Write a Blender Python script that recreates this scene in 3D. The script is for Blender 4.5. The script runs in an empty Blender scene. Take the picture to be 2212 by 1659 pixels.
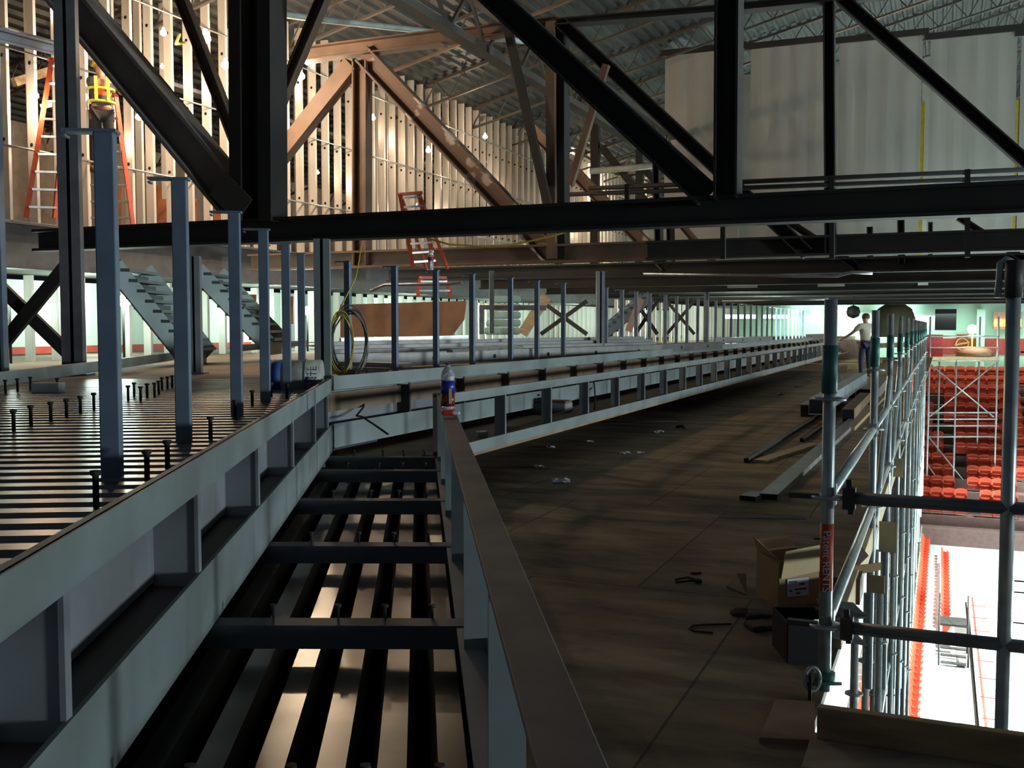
import bpy, math, random
from mathutils import Vector, Matrix
random.seed(7)
SC = bpy.context.scene
COL = SC.collection
# ------------------------------------------------------------------ camera
F = 2200.0; CX = 1106.0; CY = 829.5; H = 1.4
PITCH = math.atan((829.5-705.0)/F)
FWD = Vector((0, math.cos(PITCH), -math.sin(PITCH)))
UPV = Vector((0, math.sin(PITCH), math.cos(PITCH)))
CAM = Vector((0, 0, H))
cam = bpy.data.cameras.new('camera'); cam.sensor_width = 36.0; cam.lens = 36.0*F/2212.0
cam.clip_start = 0.05; cam.clip_end = 300
camo = bpy.data.objects.new('camera', cam); COL.objects.link(camo)
camo.location = CAM; camo.rotation_euler = (math.pi/2-PITCH, 0, 0)
SC.camera = camo
# ------------------------------------------------------------------ world, exposure
w = bpy.data.worlds.new('World'); SC.world = w; w.use_nodes = True
w.node_tree.nodes['Background'].inputs[0].default_value = (0.55, 0.72, 1.0, 1)
w.node_tree.nodes['Background'].inputs[1].default_value = 0.05
SC.view_settings.view_transform = 'Standard'; SC.view_settings.look = 'None'
SC.view_settings.exposure = 0.0; SC.view_settings.gamma = 1.0
SC.view_settings.use_curve_mapping = False
# ------------------------------------------------------------------ pixel to place helpers
def ray(px, py):
    return FWD + Vector((1, 0, 0))*((px-CX)/F) + UPV*((CY-py)/F)
def onz(px, py, z):
    d = ray(px, py); return CAM + d*((z-H)/d.z)
def atY(px, py, Y):
    d = ray(px, py); return CAM + d*(Y/d.y)
D1 = Vector((-0.0914, 1, 0)).normalized(); N1 = Vector((1, 0.0914, 0)).normalized()
D2 = Vector((0.4223, 1, 0)).normalized(); N2 = Vector((1, -0.4223, 0)).normalized()
Z = Vector((0, 0, 1))
def onc(px, py, c):
    d = ray(px, py); return CAM + d*(c/(d.x*D2.x+d.y*D2.y))
def F1(s, D, h): return Vector((s-0.0914*D, D, H-h))
def F2(C, D, h): return Vector((-C/2200.0+0.4223*D, D, H-h))
def QC(q, c, h):                       # q across, c along the second bay, h below the eye
    p = N2*q + D2*c; return Vector((p.x, p.y, H-h))
# ------------------------------------------------------------------ lamps of the hall and added fill
def lamp(kind, loc, power, col=(1, 1, 1), size=0.2, rot=None, spot=None, sy=None, name='lamp_light'):
    l = bpy.data.lights.new(name, kind); l.energy = power; l.color = col
    if kind == 'POINT' : l.shadow_soft_size = size
    if kind == 'SPOT': l.shadow_soft_size = size; l.spot_size = spot; l.spot_blend = 0.4
    if kind == 'AREA':
        l.size = size
        if sy: l.shape = 'RECTANGLE'; l.size_y = sy
    o = bpy.data.objects.new(name, l); COL.objects.link(o); o.location = loc
    if rot is not None: o.rotation_euler = Vector(rot).to_track_quat('-Z', 'Y').to_euler()
    return o
# arena flood lights high over the ice, pointing straight down at the bowl
for q, c, e in ((9.5, 20, 70000), (9.5, 27, 70000), (9.5, 35, 70000), (10, 44, 60000)):
    lamp('SPOT', QC(q, c, -6.5), e, (0.80, 1.0, 0.97), 0.6, (-0.12*N2.x, -0.12*N2.y, -1), spot=math.radians(72), name='arena_flood_light')
for c, e in ((6, 17000), (24, 17000), (44, 14000)):  # added fill spots without fixtures, standing in for light bounced off the ice
    lamp('SPOT', QC(30, c, -0.2), e, (0.78, 0.95, 1.0), 1.5, QC(0, c-3, 0.4)-QC(30, c, -0.2), spot=math.radians(60), name='side_fill_spot')
# ------------------------------------------------------------------ materials
MATS = {}
def mat(name, col, rough=0.6, metal=0.0, col2=None, scale=6.0, bump=0.0, emit=0.0, trans=0.0, detail=5.0, stretch=None, lo=0.4, hi=0.65):
    if name in MATS: return MATS[name]
    m = bpy.data.materials.new(name); m.use_nodes = True; nt = m.node_tree; b = nt.nodes['Principled BSDF']
    b.inputs['Roughness'].default_value = rough; b.inputs['Metallic'].default_value = metal
    if col2 is None: col2 = tuple(c*0.8 for c in col)
    tc = nt.nodes.new('ShaderNodeTexCoord'); nz = nt.nodes.new('ShaderNodeTexNoise'); cr = nt.nodes.new('ShaderNodeValToRGB')
    nz.inputs['Scale'].default_value = scale; nz.inputs['Detail'].default_value = detail
    mp = nt.nodes.new('ShaderNodeMapping'); nt.links.new(tc.outputs['Object'], mp.inputs[0]); nt.links.new(mp.outputs[0], nz.inputs[0])
    if stretch: mp.inputs['Scale'].default_value = stretch
    cr.color_ramp.elements[0].position = lo; cr.color_ramp.elements[1].position = hi
    cr.color_ramp.elements[0].color = (*col, 1); cr.color_ramp.elements[1].color = (*col2, 1)
    nt.links.new(nz.outputs[0], cr.inputs[0]); nt.links.new(cr.outputs[0], b.inputs['Base Color'])
    if bump:
        bp = nt.nodes.new('ShaderNodeBump'); bp.inputs['Strength'].default_value = bump; bp.inputs['Distance'].default_value = 0.01
        nt.links.new(nz.outputs[0], bp.inputs['Height']); nt.links.new(bp.outputs[0], b.inputs['Normal'])
    if emit:
        b.inputs['Emission Color'].default_value = (*col, 1); b.inputs['Emission Strength'].default_value = emit
    if trans:
        b.inputs['Transmission Weight'].default_value = trans; b.inputs['IOR'].default_value = 1.2
    MATS[name] = m; return m
PRIMER = mat('grey_primer_steel', (0.24, 0.275, 0.27), 0.55, 0.1, (0.19, 0.21, 0.205), 3.0, 0.05)
PRIMER2 = mat('grey_primer_web', (0.26, 0.27, 0.29), 0.6, 0.1, (0.20, 0.20, 0.21), 2.5, 0.05)
BLUEST = mat('blue_grey_post_steel', (0.20, 0.26, 0.34), 0.42, 0.3, (0.16, 0.20, 0.27), 5.0, 0.05)
BROWNCAP = mat('shaded_brown_steel', (0.20, 0.17, 0.15), 0.7, 0.1, (0.14, 0.12, 0.11), 5.0, 0.05)  # upward faces get little light; that dimness is put into this brown
DARK = mat('dark_steel', (0.020, 0.018, 0.016), 0.75, 0.0, (0.030, 0.024, 0.019), 1.5)
DARKWEB = mat('dark_grey_web', (0.075, 0.070, 0.065), 0.6, 0.2, (0.09, 0.07, 0.05), 1.2)
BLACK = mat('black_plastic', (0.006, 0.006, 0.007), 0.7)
RUST = mat('rust_brown_steel', (0.19, 0.115, 0.075), 0.6, 0.15, (0.12, 0.075, 0.05), 1.8, 0.1)
RUSTWHITE = mat('rust_steel_with_white_patches', (0.16, 0.10, 0.07), 0.6, 0.1, (0.50, 0.43, 0.38), 1.7, 0.1, lo=0.57, hi=0.61)
GALV = mat('galvanised_steel', (0.52, 0.52, 0.50), 0.32, 0.75, (0.40, 0.40, 0.38), 9.0, 0.02)
STUD = mat('galvanised_stud', (0.78, 0.74, 0.68), 0.36, 0.3, (0.62, 0.57, 0.50), 3.0, 0.03, stretch=(1, 1, 0.2))
DECKM = mat('galvanised_floor_deck', (0.25, 0.24, 0.22), 0.28, 0.85, (0.13, 0.12, 0.11), 2.2, 0.05)
ROOFM = mat('roof_deck_metal', (0.055, 0.058, 0.055), 0.5, 0.2, (0.04, 0.042, 0.04), 2.0)
TUBE = mat('scaffold_tube_steel', (0.50, 0.55, 0.54), 0.36, 0.45, (0.38, 0.42, 0.41), 14.0, 0.04)
TEAL = mat('teal_painted_sleeve', (0.05, 0.19, 0.17), 0.5, 0.2, (0.10, 0.22, 0.20), 18.0)
WOODL = mat('pale_lumber', (0.55, 0.40, 0.22), 0.7, 0, (0.40, 0.27, 0.14), 5.0, 0.1, stretch=(1, 6, 6))
WOODD = mat('brown_board', (0.34, 0.22, 0.13), 0.8, 0, (0.24, 0.15, 0.09), 4.0, 0.1)
ORANGE = mat('orange_brown_panel', (0.36, 0.125, 0.04), 0.8, 0, (0.20, 0.075, 0.03), 2.6, 0.1)
CARD = mat('cardboard', (0.45, 0.29, 0.14), 0.8, 0, (0.36, 0.23, 0.11), 4.0)
SLABM = mat('brown_slab', (0.26, 0.17, 0.11), 0.8, 0, (0.17, 0.12, 0.08), 2.0, 0.1)
MINT = mat('mint_wall_paint', (0.55, 0.82, 0.64), 0.8, 0, (0.50, 0.76, 0.60), 1.0)
LOWW = mat('pale_green_drywall', (0.62, 0.74, 0.60), 0.8, 0, (0.54, 0.66, 0.54), 1.0)
REDS = mat('red_seat_plastic', (0.62, 0.075, 0.03), 0.42, 0, (0.52, 0.055, 0.025), 2.0)
REDP = mat('red_paint', (0.48, 0.05, 0.03), 0.5)
WHITEC = mat('white_concrete', (0.80, 0.82, 0.80), 0.7, 0, (0.70, 0.73, 0.72), 2.0)
ICE = mat('white_ice', (0.86, 0.90, 0.92), 0.5)
GREYMAT = mat('grey_brown_mat', (0.16, 0.14, 0.125), 0.8, 0, (0.12, 0.11, 0.10), 5.0)
BANNER = mat('off_white_banner_cloth', (0.42, 0.40, 0.35), 0.85, 0, (0.36, 0.355, 0.33), 0.9, stretch=(2, 2, 0.3))
YELLOW = mat('yellow_cord', (0.62, 0.45, 0.05), 0.5)
YEDGE = mat('yellow_edge_strip', (0.62, 0.50, 0.04), 0.6)
LADR = mat('orange_red_fibreglass', (0.60, 0.10, 0.04), 0.45)
PAPER = mat('white_paper', (0.75, 0.75, 0.78), 0.7)
STAIRM = mat('grey_green_stair_steel', (0.16, 0.20, 0.19), 0.5, 0.3, (0.12, 0.15, 0.15), 2.0)
def plymat():
    m = bpy.data.materials.new('plywood_deck'); m.use_nodes = True; nt = m.node_tree; b = nt.nodes['Principled BSDF']
    b.inputs['Roughness'].default_value = 0.72
    tc = nt.nodes.new('ShaderNodeTexCoord'); mp = nt.nodes.new('ShaderNodeMapping')
    mp.inputs['Rotation'].default_value = (0, 0, math.radians(22.9))
    nt.links.new(tc.outputs['Object'], mp.inputs[0])
    n1 = nt.nodes.new('ShaderNodeTexNoise'); n1.inputs['Scale'].default_value = 1.1; n1.inputs['Detail'].default_value = 9; n1.inputs['Roughness'].default_value = 0.65
    mp2 = nt.nodes.new('ShaderNodeMapping'); mp2.inputs['Scale'].default_value = (1.0, 2.6, 1); nt.links.new(mp.outputs[0], mp2.inputs[0]); nt.links.new(mp2.outputs[0], n1.inputs[0])
    cr = nt.nodes.new('ShaderNodeValToRGB'); cr.color_ramp.elements[0].position = 0.36; cr.color_ramp.elements[1].position = 0.64
    cr.color_ramp.elements[0].color = (0.12, 0.084, 0.05, 1); cr.color_ramp.elements[1].color = (0.42, 0.29, 0.17, 1)
    nt.links.new(n1.outputs[0], cr.inputs[0])
    br = nt.nodes.new('ShaderNodeTexBrick'); br.inputs['Scale'].default_value = 1.0; br.inputs['Mortar Size'].default_value = 0.006
    br.inputs['Brick Width'].default_value = 1.22; br.inputs['Row Height'].default_value = 2.44; br.inputs['Color1'].default_value = (1, 1, 1, 1)
    br.inputs['Color2'].default_value = (0.72, 0.72, 0.72, 1); br.inputs['Mortar'].default_value = (0.12, 0.12, 0.12, 1)
    nt.links.new(mp.outputs[0], br.inputs[0])
    mx = nt.nodes.new('ShaderNodeMix'); mx.data_type = 'RGBA'; mx.blend_type = 'MULTIPLY'; mx.inputs[0].default_value = 0.85
    nt.links.new(cr.outputs[0], mx.inputs[6]); nt.links.new(br.outputs[0], mx.inputs[7]); nt.links.new(mx.outputs[2], b.inputs['Base Color'])
    bp = nt.nodes.new('ShaderNodeBump'); bp.inputs['Strength'].default_value = 0.15; nt.links.new(n1.outputs[0], bp.inputs['Height']); nt.links.new(bp.outputs[0], b.inputs['Normal'])
    return m
PLY = plymat()
# ------------------------------------------------------------------ mesh helpers
class MB:
    def __init__(s): s.v = []; s.f = []; s.sm = False
    def add(s, vs, fs):
        n = len(s.v); s.v += [Vector(v) for v in vs]; s.f += [[i+n for i in f] for f in fs]; return s
    def bar(s, a, b, w, h, up=Z):
        a = Vector(a); b = Vector(b); d = (b-a).normalized(); up = Vector(up)
        side = d.cross(up)
        side = side.normalized() if side.length > 1e-5 else Vector((1, 0, 0))
        u = side.cross(d).normalized(); sw = side*(w/2); uh = u*(h/2)
        vs = [a-sw-uh, a+sw-uh, a+sw+uh, a-sw+uh, b-sw-uh, b+sw-uh, b+sw+uh, b-sw+uh]
        return s.add(vs, [(0, 1, 2, 3), (7, 6, 5, 4), (0, 4, 5, 1), (1, 5, 6, 2), (2, 6, 7, 3), (3, 7, 4, 0)])
    def ibar(s, a, b, depth, w, out, tf=0.03, tw=0.025):
        # out = vector across the flanges' width; flanges sit depth apart in the plane square to it
        a = Vector(a); b = Vector(b); d = (b-a).normalized(); out = Vector(out).normalized(); e = d.cross(out).normalized()
        for k in (-1, 1):
            o = e*(k*(depth/2-tf/2)); s.bar(a+o, b+o, w, tf, e)
        s.bar(a, b, tw, depth-2*tf, e); return s
    def tube(s, a, b, r, n=12, r2=None):
        a = Vector(a); b = Vector(b); d = (b-a).normalized(); r2 = r if r2 is None else r2
        x = d.orthogonal().normalized(); y = d.cross(x); vs = []
        for p, rr in ((a, r), (b, r2)):
            for i in range(n):
                t = 2*math.pi*i/n; vs.append(p+(x*math.cos(t)+y*math.sin(t))*rr)
        fs = [(i, (i+1) % n, n+(i+1) % n, n+i) for i in range(n)] + [tuple(range(n-1, -1, -1)), tuple(range(n, 2*n))]
        s.sm = True; return s.add(vs, fs)
    def path(s, pts, r, n=6):
        pts = [Vector(p) for p in pts]; vs = []; x = None
        for i, p in enumerate(pts):
            d = (pts[min(i+1, len(pts)-1)]-pts[max(i-1, 0)]).normalized()
            x = d.orthogonal().normalized() if x is None else (x-d*x.dot(d)).normalized()
            y = d.cross(x)
            for k in range(n):
                t = 2*math.pi*k/n; vs.append(p+(x*math.cos(t)+y*math.sin(t))*r)
        fs = [(i*n+k, i*n+(k+1) % n, (i+1)*n+(k+1) % n, (i+1)*n+k) for i in range(len(pts)-1) for k in range(n)]
        fs += [tuple(range(n-1, -1, -1)), tuple(range((len(pts)-1)*n, len(pts)*n))]
        s.sm = True; return s.add(vs, fs)
    def lathe(s, prof, c, axis=Z, n=16):
        c = Vector(c); axis = Vector(axis).normalized(); x = axis.orthogonal().normalized(); y = axis.cross(x); vs = []
        for r, z in prof:
            for i in range(n):
                t = 2*math.pi*i/n; vs.append(c+axis*z+(x*math.cos(t)+y*math.sin(t))*max(r, 1e-4))
        m = len(prof)
        fs = [(j*n+i, j*n+(i+1) % n, (j+1)*n+(i+1) % n, (j+1)*n+i) for j in range(m-1) for i in range(n)]
        fs += [tuple(range(n-1, -1, -1)), tuple(range((m-1)*n, m*n))]
        s.sm = True; return s.add(vs, fs)
    def prism(s, pts, ext):
        pts = [Vector(p) for p in pts]; ext = Vector(ext); n = len(pts)
        fs = [tuple(range(n)), tuple(range(2*n-1, n-1, -1))] + [(i, n+i, n+(i+1) % n, (i+1) % n) for i in range(n)]
        return s.add(pts+[p+ext for p in pts], fs)
    def box(s, c, sx, sy, sz, ax=Vector((1, 0, 0)), tilt=None):     # c = middle of the underside
        c = Vector(c); ax = Vector(ax).normalized(); ay = Z.cross(ax).normalized()
        return s.bar(c+Z*(sz/2)-ay*(sy/2), c+Z*(sz/2)+ay*(sy/2), sx, sz)
def setp(o, label=None, cat=None, group=None, kind=None):
    if label: o['label'] = label
    if cat: o['category'] = cat
    if group: o['group'] = group
    if kind: o['kind'] = kind
    return o
def build(name, mb, m, parent=None, label=None, cat=None, group=None, kind=None, bevel=0.0):
    vs = mb.v
    mn = Vector([min(v[i] for v in vs) for i in range(3)]); mxx = Vector([max(v[i] for v in vs) for i in range(3)])
    c = Vector(((mn.x+mxx.x)/2, (mn.y+mxx.y)/2, mn.z))
    me = bpy.data.meshes.new(name); me.from_pydata([tuple(v-c) for v in vs], [], mb.f); me.validate(); me.update()
    import bmesh
    bm = bmesh.new(); bm.from_mesh(me); bmesh.ops.recalc_face_normals(bm, faces=bm.faces); bm.to_mesh(me); bm.free()
    if mb.sm:
        for p in me.polygons: p.use_smooth = len(p.vertices) == 4
    me.materials.append(m)
    o = bpy.data.objects.new(name, me); COL.objects.link(o)
    if parent is not None:
        o.parent = parent; o.location = c - wloc(parent)
    else: o.location = c
    if bevel:
        b = o.modifiers.new('bevel', 'BEVEL'); b.width = bevel; b.segments = 2
    return setp(o, label, cat, group, kind)
def wloc(o):
    p = Vector(o.location)
    while o.parent: o = o.parent; p += Vector(o.location)
    return p
def thing(name, loc, label, cat, group=None, kind=None):
    o = bpy.data.objects.new(name, None); o.empty_display_size = 0.1; COL.objects.link(o); o.location = loc
    return setp(o, label, cat, group, kind)
def dup(o, parent=None):
    c = o.copy(); COL.objects.link(c); c.parent = parent
    for ch in list(o.children): dup(ch, c)
    return c
ORD = ['first', 'second', 'third', 'fourth', 'fifth', 'sixth', 'seventh', 'eighth', 'ninth', 'tenth', 'eleventh', 'twelfth', 'thirteenth', 'fourteenth', 'fifteenth', 'sixteenth', 'seventeenth', 'eighteenth', 'nineteenth', 'twentieth']
def nth(i):
    n = i+1
    if n <= 20: return ORD[i]
    t, k = divmod(n, 10)
    return {2: 'twenty', 3: 'thirty', 4: 'forty', 5: 'fifty'}[t] + '-' + ORD[k-1] if k else {3: 'thirtieth', 4: 'fortieth', 5: 'fiftieth'}[t]
# ================================================================== SETTING
# plywood deck
PC = 925.0
b = MB(); pts = [F1(0.16, 0.3, H), F1(0.16, 7.8, H), F2(11500, 9.2, H), F2(11500, 46, H), F2(PC, 46, H), F2(PC, 3.45, H)]
e = F2(PC, 3.45, H) + N2*3.2; pts += [e, Vector((e.x, 0.3, 0))]
b.prism([Vector((p.x, p.y, 0)) for p in pts], (0, 0, -0.04)); build('floor', b, PLY, kind='structure')
# brown slab of the upper tier behind the girders
b = MB(); pts = [F1(-0.86, 0.5, 0), F1(-0.86, 8.0, 0), F2(10720, 8.1, 0), F2(10720, 62, 0), F2(42000, 62, 0), F2(42000, 4, 0), Vector((-12, 0.5, 0))]
b.prism([Vector((p.x, p.y, H-0.53)) for p in pts], (0, 0, -0.15)); build('floor', b, SLABM, kind='structure')
# wood floor of the channel between the two girders
b = MB(); b.prism([Vector((p.x, p.y, H-1.03)) for p in (F1(-0.80, 8.0, 0), F1(0.10, 7.75, 0), F2(8560, 8.0, 0), F2(8560, 42, 0), F2(11100, 42, 0), F2(11100, 8.2, 0))], (0, 0, -0.05))
build('floor', b, WOODD, kind='structure')
def corrug(o, along, across, L, n, pitch, hgt, top=0.5, slope=Vector((0, 0, 0))):
    # sheet: n ribs running along `along` (length L), stepping by pitch along `across`
    b = MB(); prof = []
    for i in range(n):
        x = i*pitch; prof += [(x, 0), (x+pitch*top, 0), (x+pitch*(top+0.12), -hgt), (x+pitch*0.88, -hgt)]
    prof.append((n*pitch, 0)); vs = []
    for x, z in prof:
        p = o + across*x + Z*z + slope*x; vs += [p, p+along*L]
    fs = [(2*i, 2*i+1, 2*i+3, 2*i+2) for i in range(len(prof)-1)]
    return b.add(vs, fs)
# ribbed steel deck on the left
o = F1(-0.70, 1.3, 0.485)
build('floor_deck_panel', corrug(o, -N1, D1, 6.5, 55, 0.152, 0.038, 0.45), DECKM, label='ribbed galvanised steel floor deck left of the near girder', cat='metal decking')
# ribbed deck sheets of the near bay, seen between the cross beams
o = F1(-0.72, 0.7, 1.10)
build('trough_deck_panel', corrug(o, D1, N1, 7.2, 6, 0.152, 0.055, 0.48), DECKM, label='ribbed steel deck trough under the near cross beams', cat='metal decking')
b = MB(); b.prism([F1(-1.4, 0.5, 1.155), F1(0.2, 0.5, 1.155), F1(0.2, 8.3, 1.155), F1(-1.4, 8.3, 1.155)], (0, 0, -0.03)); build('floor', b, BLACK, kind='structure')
b = MB(); b.bar(F1(0.215, 0.5, 1.18), F1(0.215, 7.8, 1.18), 0.03, 0.44); b.bar(F2(11450, 9.4, 1.04), F2(11450, 44, 1.04), 0.03, 0.70); build('trim_1', b, DARKWEB, kind='structure')
# roof deck: ribs run along the second bay, plane climbs to the right
def roofz(q): return 6.4 + 0.25*(q+12.56)
o = QC(-26, 4, -roofz(-26))
build('ceiling', corrug(o, D2, (N2+Z*0.25), 62, 170, 0.27, 0.07, 0.5), ROOFM, kind='structure')
# far green wall, its red stripe and the dark wall above it
def wallq(c, q0, q1, h0, h1, t=0.2): return MB().bar(QC(q0, c, (h0+h1)/2), QC(q1, c, (h0+h1)/2), t, abs(h1-h0))
build('wall_back', wallq(60, -16, 26, -1.25, 2.6), MINT, kind='structure')
build('wall_back', wallq(60.3, -30, 30, -1.2, -14, 0.2), DARK, kind='structure')
build('trim_2', wallq(59.85, -0.6, 26, 0.65, 1.5, 0.06), REDP, kind='structure')
build('wall_back', wallq(59.7, -26, -12.0, -0.8, 1.2), LOWW, kind='structure')
# pale wall behind the lower studs, dark wall behind the upper ones
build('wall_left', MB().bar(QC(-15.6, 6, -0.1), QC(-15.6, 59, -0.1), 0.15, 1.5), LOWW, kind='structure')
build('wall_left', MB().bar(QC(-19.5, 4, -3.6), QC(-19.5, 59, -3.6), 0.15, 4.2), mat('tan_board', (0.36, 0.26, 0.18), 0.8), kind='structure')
build('trim_3', MB().bar(QC(-15.45, 6, 0.44), QC(-15.45, 30, 0.44), 0.05, 0.13), REDP, kind='structure')
# upper floor slab behind the stud walls
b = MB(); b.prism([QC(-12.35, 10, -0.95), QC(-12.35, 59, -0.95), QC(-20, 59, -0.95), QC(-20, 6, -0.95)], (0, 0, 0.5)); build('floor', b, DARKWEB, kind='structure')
build('trim_4', MB().ibar(QC(-12.2, 10.4, -1.15), QC(-12.2, 58, -1.15), 0.66, 0.24, N2), mat('dull_grey_steel', (0.12, 0.115, 0.11), 0.6), kind='structure')
# ------------------------------------------------------------------ arena bowl
b = MB()
for i in range(15):
    c = 59.5-0.85*i; h = 2.75+0.42*i
    b.bar(QC(-3, c-0.42, h+0.35), QC(16, c-0.42, h+0.35), 0.85, 0.7)
build('stand_riser', b, mat('dark_riser', (0.14, 0.08, 0.07), 0.8), label='stepped concrete stand under the far red seats', cat='seating stand', kind='structure')
b = MB()
for q, h in ((-2.4, 8.3), (-1.5, 8.9), (-0.5, 9.5)):
    b.bar(QC(q, 19, h+0.45), QC(q, 46.5, h+0.45), 1.0, 0.6)
build('stand_riser', b, WHITEC, label='concrete steps under the side seats below the scaffold', cat='seating stand', kind='structure')
b = MB(); b.prism([QC(-8, 17, 10.0), QC(0.62, 17, 10.0), QC(0.62, 47, 10.0), QC(-8, 47, 10.0)], (0, 0, -0.2)); build('floor', b, WHITEC, kind='structure')
b = MB(); b.prism([QC(0.60, 17, 9.98), QC(1.02, 17, 9.98), QC(1.02, 40, 9.98), QC(0.60, 40, 9.98)], (0, 0, -0.1)); build('floor_mat', b, GREYMAT, label='long grey-brown mat strip beside the rink boards', cat='mat')
b = MB(); b.prism([QC(0.5, 14, 10.9), QC(26, 14, 10.9), QC(26, 60, 10.9), QC(0.5, 60, 10.9)], (0, 0, -0.2)); build('floor', b, ICE, kind='structure')
rb = thing('rink_board', QC(1.1, 28, 10.9), 'white rink boards with a thin red line beside the grey mat', 'rink boards')
build('board', MB().bar(QC(1.12, 17, 10.35), QC(1.12, 40, 10.35), 0.12, 1.1), WHITEC, rb)
build('red_line', MB().bar(QC(1.20, 17, 9.79), QC(1.20, 40, 9.79), 0.05, 0.03), REDP, rb)
b = MB()
for i in range(14): b.bar(QC(1.12, 18+1.6*i, 9.79), QC(1.6, 18+1.6*i, 9.79), 0.03, 0.03)
build('rail_bracket', b, REDP, rb, kind='stuff')
b = MB(); rk = thing('stair_rail', QC(1.5, 37, 10), 'dark steel stair and platform beyond the rink boards', 'steel stair')
for i in range(5): b.bar(QC(0.15, 32.2+0.28*i, 9.9-0.14*i), QC(0.85, 32.2+0.28*i, 9.9-0.14*i), 0.2, 0.03)
build('tread', b, DARK, rk); build('platform', MB().bar(QC(0.1, 34.0, 9.15), QC(0.9, 34.0, 9.15), 0.9, 0.06), DARK, rk)
b = MB()
for q in (0.1, 0.9):
    b.tube(QC(q, 32.2, 10), QC(q, 32.2, 9.2), 0.025); b.tube(QC(q, 33.6, 10), QC(q, 33.6, 8.2), 0.025); b.tube(QC(q, 32.2, 9.2), QC(q, 33.6, 8.2), 0.025)
build('handrail', b, DARK, rk)
build('wall_front', wallq(47.0, -3, 26, 8.9, 11.0, 0.2), WHITEC, kind='structure')
# the red seats: one folding seat, then copies
def seatmesh():
    b = MB(); n = 6; vs = []
    for j, (y, z) in enumerate(((0.02, 0.10), (0.05, 0.34), (0.10, 0.50), (0.13, 0.62))):
        for i in range(n+1):
            x = -0.245+0.49*i/n; k = 0.03*(1-(2*i/n-1)**2); zz = z-(0.06*(2*i/n-1)**2 if j == 3 else 0)
            vs += [(x, y+k, zz), (x, y+k+0.03, zz)]
    m = (n+1)*2; fs = []
    for j in range(3):
        for i in range(n):
            a = j*m+2*i; fs += [(a, a+2, a+2+m, a+m), (a+1, a+1+m, a+3+m, a+3)]
    a = 3*m; fs += [(a+2*i, a+2*i+2, a+2*i+3, a+2*i+1) for i in range(n)]
    b.add(vs, fs)
    b.prism([(-0.21, 0.02, 0.30), (0.21, 0.02, 0.30), (0.19, -0.10, 0.44), (-0.19, -0.10, 0.44)], (0, 0, 0.04))
    for x in (-0.235, 0.235): b.prism([(x-0.012, -0.16, 0.36), (x-0.012, 0.06, 0.0), (x-0.012, 0.12, 0.0), (x-0.012, 0.10, 0.40)], (0.024, 0, 0))
    return b
seat0 = build('arena_seat', seatmesh(), REDS); used = [False]
def seat(loc, rz, label, group):
    if not used[0]: o = seat0; used[0] = True
    else: o = seat0.copy(); COL.objects.link(o)
    o.location = loc; o.rotation_euler = (0, 0, rz)
    setp(o, label, 'arena seat', group)
ang2 = math.atan2(N2.y, N2.x)
for i in range(14):
    c = 58.9-0.85*i; h = 2.72+0.42*i
    for k in range(17):
        q = -1.6+0.50*k
        p = QC(q, c, h); px = CX+F*p.x/p.y
        if px < 1992 or px > 2216: continue
        if i >= 3 and abs(px-(2015+ (i-3)*9.5)) < 16: continue
        seat(p, ang2, 'red folding arena seat in the rising rows of the far stand behind the scaffold tower', 'red seats of the far stand')
for r, (q, h, c0, c1) in enumerate(((-2.3, 8.15, 21, 30), (-1.40, 8.75, 21, 32), (-0.45, 9.35, 21.5, 46), (0.30, 9.85, 35, 46))):
    k = 0
    while c0+0.52*k < c1:
        seat(QC(q, c0+0.52*k, h), ang2+math.pi/2, ('red folding arena seat in the long side row directly below the scaffold', 'red seats of the side stand')[0], 'red seats of the side stand'); k += 1
# ------------------------------------------------------------------ scaffold tower in the arena
tw = thing('scaffold_tower', QC(1, 46, 11), 'free-standing galvanised scaffold tower with a timber top deck in the arena', 'scaffold tower')
TY = 46.0
def TW(px, h, dy=0): return Vector(((px-CX)/F*TY, TY+dy, H-h))
for px in (2008, 2066, 2155):
    for dy in (0, 1.8): build('standard', MB().tube(TW(px, 11, dy), TW(px, -0.45 if px != 2066 else 1.5, dy), 0.045, 8), TUBE, tw)
for h in (0.45, 0.95, 1.55, 3.9, 4.2, 4.5, 5.0, 7.2, 7.6, 8.0, 8.3, 8.9, 9.6):
    build('ledger', MB().tube(TW(2006, h), TW(2158, h), 0.035, 8), TUBE, tw)
b = MB()
for h0, h1, a, c in ((1.7, 4.1, 2010, 2150), (4.1, 1.7, 2010, 2150), (5.0, 8.6, 2010, 2150), (6.3, 9.6, 2010, 2120), (8.9, 11, 2010, 2150)): build('diagonal_brace', MB().tube(TW(a, h0), TW(c, h1), 0.03, 8), TUBE, tw)
build('timber_deck', MB().bar(TW(2005, 1.45, 0.9), TW(2157, 1.45, 0.9), 2.0, 0.14), WOODL, tw)
setp(build('rubble_sack', MB().lathe([(0.05, 0), (0.85, 0.02), (0.8, 0.2), (0.5, 0.38), (0.05, 0.45)], TW(2125, 1.38, 0.8)), mat('brown_sacking', (0.30, 0.20, 0.13), 0.9)), 'heap of brown sacking lying on the scaffold tower deck', 'sacking')
setp(build('crate', MB().box(TW(2033, 1.38, 1.2), 0.9, 0.6, 1.0), mat('deep_red_crate', (0.30, 0.015, 0.02), 0.5)), 'deep red crate at the left of the scaffold tower deck', 'crate')
tl = thing('tripod_work_lamp', TW(2112, 1.38, 0.6), 'glowing round work lamp on a stand on the tower deck', 'work lamp')
build('stand', MB().tube(TW(2112, 1.38, 0.6), TW(2112, 0.3, 0.6), 0.04), YEDGE, tl)
build('globe', MB().lathe([(0.01, 0), (0.16, 0.06), (0.22, 0.22), (0.16, 0.38), (0.01, 0.44)], TW(2112, 0.35, 0.6)), mat('lamp_glow', (1, 0.78, 0.62), emit=9), tl)
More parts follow.
